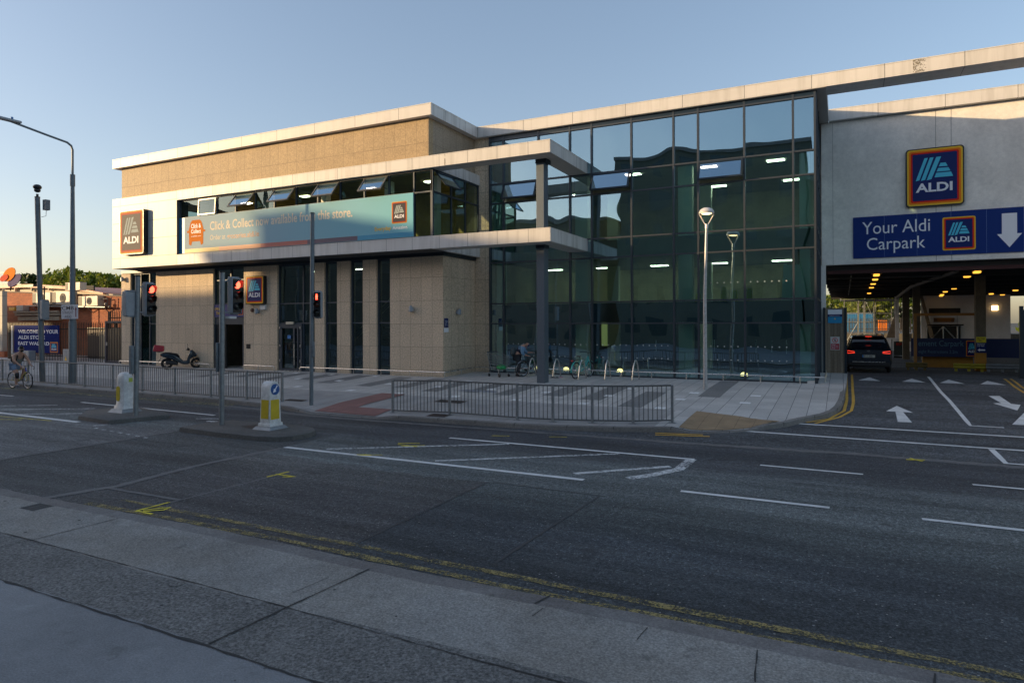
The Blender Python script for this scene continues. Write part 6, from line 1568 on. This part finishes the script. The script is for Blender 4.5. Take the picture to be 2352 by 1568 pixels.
MB().plate([(-50, 5.68), (-44, 5.60), (-38.5, 5.32), (-34.4, 4.86), (-34.4, 4.96), (-38.5, 5.52), (-43.5, 5.84), (-50, 5.93)], 5.98, 13).build('roof', ROOFR, t, world=True)
b = MB()
for x in (-48, -45.8, -43.5, -41.2, -39.0): b.box(x, 6.0, 5.3, x + .12, 6.15, 5.62)
b.build('roof_post', mat('cream_render', (.55, .47, .34), .7), t, world=True)
MB().box(-49, 6.3, 5.2, -36, 6.4, 5.56).build('clerestory_glass', DARKIN, t, world=True)
MB().box(-41.9, 4.1, 3.36, -36.2, 4.44, 3.56).box(-41.9, 4.0, 3.57, -36.2, 4.44, 3.68).build('canopy_beam', mat('weathered_beam', (.36, .28, .20), .7, n=(2, .3)), t, world=True)
MB().box(-41.7, 4.2, 3.0, -36.5, 4.44, 3.3).build('lintel', mat('weathered_beam', (.36, .28, .20), .7), t, world=True)
t = thing('cream_wall', 'cream panelled wall with brick base at the left edge', 'wall', (-44, 1.5, .5))
MB().box(-50, 1.4, .9, -38.0, 1.7, 4.98).build('panels', CREAM, t, world=True)
MB().box(-50, 1.3, .4, -37.5, 1.7, .899).build('brick_base', BRK, t, world=True)
# roundel sign above the roof
t = thing('roof_emblem', 'three overlapping discs, orange, red and violet, above the orange roof', 'emblem', (-46, 5.95, 6.4))
def disc(cx, cz, rx, rz_, y, n=11, rot=0):
    return MB().plate([(cx + rx * math.cos(2 * math.pi * i / n) * math.cos(rot) - rz_ * math.sin(2 * math.pi * i / n) * math.sin(rot), cz + rx * math.cos(2 * math.pi * i / n) * math.sin(rot) + rz_ * math.sin(2 * math.pi * i / n) * math.cos(rot)) for i in range(n)], y, y + .04)
disc(-.25, .28, .95, .50, -.1, 13, .3).build('orange_disc', mat('disc_orange', (.70, .22, .02), .8, spec=.1), t)
disc(-.85, .02, .62, .26, -.16, 9, .2).build('red_disc', mat('disc_red', (.60, .09, .04), .8, spec=.1), t)
disc(.38, -.20, 1.0, .40, -.04, 13, .35).build('violet_disc', mat('disc_violet', (.12, .10, .20), .8, spec=.1), t)
MB().box(-3, -.02, .45, -.6, .02, .50).box(-3, -.02, -.42, -.6, .02, -.37).build('support_arm', BLACK, t)
MB().tube([(-.2, 0, -1), (-.2, 0, -.3)], .05, 6).build('mast', BLACK, t)
# air conditioners on a shelf
ACW = mat('ac_cream', (.56, .50, .40), .5, n=(2, .1)); ACD = mat('ac_fan_dark', (.05, .045, .04), .6)
def ac(x0, x1, z0, z1, label, fx=None):
    t = thing('air_conditioner', label, 'air conditioner', ((x0 + x1) / 2, 4.14, z0), 0, 'air conditioners on the brick wall')
    w_ = x1 - x0; h = z1 - z0
    MB().box(-w_ / 2, -.15, 0, w_ / 2, .3, h).build('casing', ACW, t, bevel=.01)
    MB().box(-w_ / 2 + .02, -.156, .03, -w_ / 2 + .2 * w_, -.151, h - .03).build('side_grille', ACD, t)
    r = h * .36; cx = (fx if fx is not None else .08) * w_
    MB().lathe([(r, 0), (r, .02), (0, .02)], (cx, -.151, h / 2), 24, (0, -1, 0)).build('fan', ACD, t)
    g_ = MB()
    for k in range(1, 6): g_.torus((cx, -.175, h / 2), r * k / 5, .008, (0, 1, 0), 22, 4)
    for k in range(8): a = math.pi * k / 8; g_.tube([(cx - r * math.cos(a), -.175, h / 2 - r * math.sin(a)), (cx + r * math.cos(a), -.175, h / 2 + r * math.sin(a))], .006, 4)
    g_.build('fan_guard', mat('guard_wire', (.3, .28, .24), .5), t)
ac(-39.4, -37.2, 4.12, 4.98, 'leftmost air conditioner, half hidden by the camera pole', .05)
ac(-36.95, -34.75, 4.10, 5.0, 'largest air conditioner in the middle of the shelf')
ac(-35.4, -33.7, 5.05, 5.6, 'upper air conditioner behind the tall lamp', -.05)
ac(-33.9, -31.75, 3.95, 4.62, 'smaller air conditioner at the right of the shelf')
t = thing('wall_shelf', 'long steel shelf carrying the air conditioners', 'shelf', (-35.5, 4, 3.85))
b = MB(); b.add([(-40.1, 3.95, 4.10), (-30.9, 3.95, 3.88), (-30.9, 4.44, 3.88), (-40.1, 4.44, 4.10), (-40.1, 3.95, 4.04), (-30.9, 3.95, 3.82), (-30.9, 4.44, 3.82), (-40.1, 4.44, 4.04)], [(0, 1, 2, 3), (7, 6, 5, 4), (0, 4, 5, 1)]); b.build('tray', GALV, t, world=True)
b = MB()
for x in (-39.3, -36, -33, -31.2): b.tube([(x, 4.0, 3.9), (x, 4.44, 3.5)], .03, 5)
b.build('bracket', GALV, t, world=True)
t = thing('pipework', 'small pipework and valves at the right end of the shelf', 'pipes', (-31.2, 4.2, 3.8))
b = MB().tube([(-.5, 0, .6), (.2, 0, .62), (.25, 0, .1), (.55, 0, .1), (.6, 0, .7)], .035, 6).blob((.1, -.05, .25), (.14, .1, .12)).blob((.5, -.05, .05), (.1, .1, .1)); b.build('pipe', mat('pipe_dull', (.16, .14, .12), .5), t)
tag(MB().box(-42.5, 4.0, 3.74, -41.75, 4.44, 3.99).build('warning_light_box', mat('amber_box', (.80, .42, .04), .4), bevel=.02), 'orange-yellow light box on the brick wall at left', 'light box')
tag(MB().box(-41.5, 4.0, 3.70, -40.65, 4.44, 4.12).build('junction_box', mat('grey_box', (.42, .40, .36), .5), bevel=.02), 'grey junction box beside the orange-yellow one', 'box')
t = thing('floodlight', 'slender dark floodlight pole bent over the brick wall', 'lamp', (-35.3, 2.6, .5)); MB().tube([(0, 0, 0), (0, 0, 4.75), (-1.15, 0, 4.85)], .05, 6).build('pole', BLACK, t); MB().box(-1.5, -.15, 4.8, -1.05, .15, 4.95).build('lamp_head', BLACK, t)
PALM = mat('dark_palisade', (.025, .022, .02), .5, .3)
palisade(-35.5, -25.3, .5, .45, 2.44, PALM, label='dark spiked palisade fence before the brick building', step=.165)
palisade(-25.2, -23.1, .6, 2.45, 1.1, PALM, label='short row of spikes above the yard gate', step=.2)
t = thing('yard_gate', 'dark barred gate between palisade fence and granite wall', 'gate', (-24.3, .5, .48))
MB().box(-.95, -.05, 0, -.82, .05, 2.42).box(.62, -.05, 0, .72, .05, 2.42).box(-.82, -.04, 2.30, .62, .04, 2.42).box(-.82, -.04, .0, .62, .04, .12).build('frame', mat('navy_steel', (.02, .028, .05), .5), t)
b = MB()
for i in range(10): x = -.74 + i * .145; b.box(x, -.02, .12, x + .05, .02, 2.3)
b.build('bars', PALM, t); MB().box(-.8, -.09, 1.0, -.68, -.05, 1.2).build('lock', GALV, t)
t = thing('welcome_sign', 'navy welcome board hung on the palisade fence', 'sign', (-32, .36, .95))
MB().box(-2.45, 0, 0, 2.40, .05, 1.70).build('board', mat('board_navy', (.004, .018, .14), .7, spec=.05), t)
SW = mat('board_white', (.62, .66, .74), .4)
text('WELCOME TO YOUR', -1.99, 2.35, 1.20, 1.43, -.004, SW, t, .03); text('ALDI STORE', -1.99, .95, .84, 1.07, -.004, SW, t, .03); text('EAST WALL RD', -1.99, 1.42, .47, .69, -.004, SW, t, .03)
logo(t, 1.50, .05, 2.32, .68, -.002, edge=False)
MB().box(-2.75, -.02, -.1, -2.62, .03, 1.7).build('side_post', mat('white_plastic', (.62, .62, .6), .5), t)
for x0, z1, lb, w_ in ((-32.35, .75, 'grey utility cabinet below the welcome board', .7), (-28.1, .9, 'grey cabinet with yellow warning triangle behind the tall lamp', .68)):
    t = thing('utility_cabinet', lb, 'cabinet', (x0, -.05, .45), 0, 'grey utility cabinets'); MB().box(0, -.2, -.05, w_, .2, z1 - .2 + .1).build('body', SIGG, t, bevel=.015); MB().box(w_ / 2 - .004, -.203, .0, w_ / 2 + .004, -.2, z1 - .15).build('door_gap', BLACK, t)
    if w_ < .69: MB().add([(.2, -.205, .15), (.4, -.205, .15), (.3, -.205, .42)], [(0, 1, 2)]).build('warning_triangle', YEL, t)
t = thing('storage_container', 'cream ribbed storage container behind the dark fence', 'container', (-26.6, 2.6, .45))
MB().box(-2.0, -.4, .1, 1.3, 1.3, 1.95).build('body', panels('cream_ribbed', (.58, .48, .32), (.30, .24, .15), 'X', .3, 0, 50, 0, .05), t); MB().box(-2.05, -.42, 1.95, 1.35, 1.35, 2.03).build('lid', mat('cream_render', (.55, .47, .34), .7), t)
t = thing('storage_container', 'dark brown storage container left of the cream one', 'container', (-29.6, 3.0, .45)); MB().box(-.9, -.4, .1, .7, 1.0, 2.0).build('body', mat('brown_container', (.07, .05, .045), .6), t); MB().box(-.95, -.43, 2.0, .75, 1.0, 2.06).build('lid', BLACK, t)

# ------------------------------------------------------------------ trees
LEAF = {}
def leafmat(k, c1, c2):
    if k in LEAF: return LEAF[k]
    m, nt, bs = new_mat('foliage_' + k)
    g = N(nt, "ShaderNodeNewGeometry")
    c = ramp(nt, g.outputs['Random Per Island'], [(0, tuple(x * .6 for x in c1)), (.5, c1), (1, c2)])
    L(nt, c, bs.inputs['Base Color']); bs.inputs['Roughness'].default_value = .6
    tl = N(nt, "ShaderNodeBsdfTranslucent"); L(nt, c, tl.inputs[0])
    mx = N(nt, "ShaderNodeMixShader"); mx.inputs[0].default_value = .35
    L(nt, bs.outputs[0], mx.inputs[1]); L(nt, tl.outputs[0], mx.inputs[2]); L(nt, mx.outputs[0], nt.nodes["Material Output"].inputs[0])
    LEAF[k] = m; return m
BARK = mat('bark', (.06, .045, .03), .9, n=(6, .3))
def tree(x, y, z0, h, rx, label, lm, leaf=.35, n=2600, seed=1, squash=.75, group='trees behind the buildings', low=.3):
    rnd = random.Random(seed)
    t = thing('tree', label, 'tree', (x, y, z0), 0, group)
    b = MB(); b.tube([(0, 0, 0), (.1, 0, h * .3), (-.1, .05, h * .55), (0, 0, h * .8)], [h * .03, h * .024, h * .016, h * .006], 7)
    cl = []
    for i in range(9):
        a = rnd.uniform(0, 6.28); rr = rnd.uniform(.35, .85) * rx; zz = h * rnd.uniform(low + .1, .9)
        c = Vector((rr * math.cos(a), rr * math.sin(a), zz)); cl.append((c, rx * rnd.uniform(.28, .48)))
        b.tube([(0, 0, h * rnd.uniform(.25, .5)), c * .5 + Vector((0, 0, h * .25)), c], [h * .012, h * .008, h * .003], 5)
    cl.append((Vector((0, 0, h * .8)), rx * .5)); cl.append((Vector((0, 0, h * .6)), rx * .6))
    for i in range(14):
        a = rnd.uniform(0, 6.28); rr = rnd.uniform(.5, 1.0) * rx
        cl.append((Vector((rr * math.cos(a), rr * math.sin(a), h * (low + (1 - low) * rnd.random() ** .8) * .97)), rx * rnd.uniform(.14, .3)))
    b.build('trunk', BARK, t)
    vs = []; fs = []
    for i in range(n):
        c, r = cl[rnd.randrange(len(cl))]
        d_ = Vector((rnd.gauss(0, 1), rnd.gauss(0, 1), rnd.gauss(0, 1) * squash)).normalized() * r * rnd.uniform(.55, 1.05) ** .6
        p = c + d_
        if p.z > h: p.z = h - rnd.random() * .2
        u = Vector((rnd.gauss(0, 1), rnd.gauss(0, 1), rnd.gauss(0, 1))).normalized(); v = u.cross(Vector((rnd.gauss(0, 1), rnd.gauss(0, 1), rnd.gauss(0, 1)))).normalized()
        s_ = leaf * rnd.uniform(.6, 1.2); k = len(vs)
        vs += [p - u * s_, p + v * s_ * .5, p + u * s_, p - v * s_ * .5]; fs.append((k, k + 1, k + 2, k + 3))
    MB().add(vs, fs).build('crown', lm, t, smooth=False)
    return t
LG = leafmat('sunny', (.15, .21, .02), (.26, .28, .03)); LD = leafmat('dark', (.05, .085, .018), (.09, .13, .025))
for i, (x, h, r_, lm, lb) in enumerate(((-79.5, 8.9, 3.2, LD, 'small dark tree alone left of the camera pole'), (-73.4, 9.6, 3.6, LG, 'leafy tree just left of the tall lamp'), (-69.6, 9.4, 3.4, LG, 'tallest leafy tree immediately right of the tall lamp'), (-66.6, 8.9, 3.2, LG, 'bright tree in the middle of the row right of the lamp'), (-63.0, 8.7, 3.2, LG, 'bright tree nearest the store corner'), (-60.0, 8.3, 3.0, LG, 'bright tree partly hidden behind the store corner'))):
    tree(x, 25, 0, h, r_, lb, lm, .34, 3600, i + 3, low=.15)
for i, (x, y, h, r_, lb) in enumerate(((-76.5, 30, 7.9, 4.0, 'low tree filling the gap left of the lamp'), (-70.5, 30, 8.2, 4, 'darker tree behind the lamp row'), (-64, 30, 8.0, 4, 'darker tree behind the bright row at right'), (-71.4, 23, 6.6, 3.4, 'low bushy tree in front of the row beneath the lamp'), (-66.5, 23, 6.5, 3.6, 'low bushy tree before the bright row'), (-61.5, 23, 6.4, 3.5, 'low bushy tree beside the store corner'))):
    tree(x, y, 0, h, r_, lb, LD if y > 25 else LG, .36, 2800, i + 30, low=.1)
for i, (x, y, h, r_, lb) in enumerate(((15.6, 70, 5.2, 3.2, 'leafy tree behind the mesh cage seen through the car park'), (19.5, 72, 5.0, 3, 'leafy tree right of the mesh cage, far behind'), (30.5, 52, 4.8, 2.6, 'green tree at the far right opening of the car park'), (12, 74, 4.6, 2.6, 'tree beyond the yard at the left of the cage'))):
    tree(x, y, 1.7 if y > 60 else .5, h, r_, lb, LG, .3, 2200, i + 50, low=.1, group='trees behind the car park')

# ------------------------------------------------------------------ buildings across the street (seen in the reflections; they shade the road)
GRW = panels('grey_facade', (.12, .125, .10), (.10, .11, .11), 'X', 1.5, 0, 3.2, .4, .03)
BLK = panels('brown_facade', (.14, .125, .10), (.12, .10, .08), 'X', 2.4, 0, 3.0, .4, .03)
WGL = mat('far_window_glass', (.05, .07, .07), .08)
def block(name, label, x0, x1, y0, y1, h, m_, win=True, wz=(1.2, 1.6), sp=(3.0, 3.2), prof=None, seed=1):
    t = thing(name, label, 'building', ((x0 + x1) / 2, y1, 0))
    MB().box(x0, y0, -.3, x1, y1, h).build('wall', m_, t, world=True)
    MB().box(x0 - .15, y0 - .15, h, x1 + .15, y1 + .15, h + .35).build('roof', CONC, t, world=True)
    if win:
        b = MB(); f = MB(); rnd = random.Random(seed); i = 0
        z = 1.2
        while z + wz[1] < h - .4:
            x = x0 + 1.0
            while x + wz[0] < x1 - .6:
                b.box(x, y1 + .001, z, x + wz[0], y1 + .03, z + wz[1]); x += sp[0]
            z += sp[1]
        b.build('windows', WGL, t, world=True)
    return t
block('office_building', 'grey office block across the street mirrored in the glass front', -9.4, 9.5, -58, -42, 20.6, GRW, wz=(1.3, 1.9), sp=(3.1, 3.4))
block('office_building', 'lower office wing across the street beside the grey block', 9.7, 34, -60, -43, 16.5, BLK, wz=(2.0, 1.4), sp=(3.2, 3.3))
for x0, x1, h, lb in ((-170, -96, 14.6, 'farthest low block across the street to the left'), (-95.7, -77, 16.3, 'second block across the street to the left'), (-76.7, -73.7, 17.9, 'narrow block across the street'), (-73.5, -70.8, 19.4, 'added unseen tower between the blocks, raised to shade the banner'), (-70.6, -67, 17.7, 'narrow block right of the added tower across the street'), (-66.7, -52.5, 16.6, 'brown terrace across the street'), (-52.2, -34, 23.0, 'tall brown block across the street'), (-33.7, -11.5, 14.2, 'brown terrace across the street next to the grey block')):  # tower is added, sized so its shade swallows the pole's shadow on the banner
    block('terrace_block', lb, x0, x1, -54, -40, h, BLK, wz=(1.1, 1.5), sp=(2.6, 3.0))
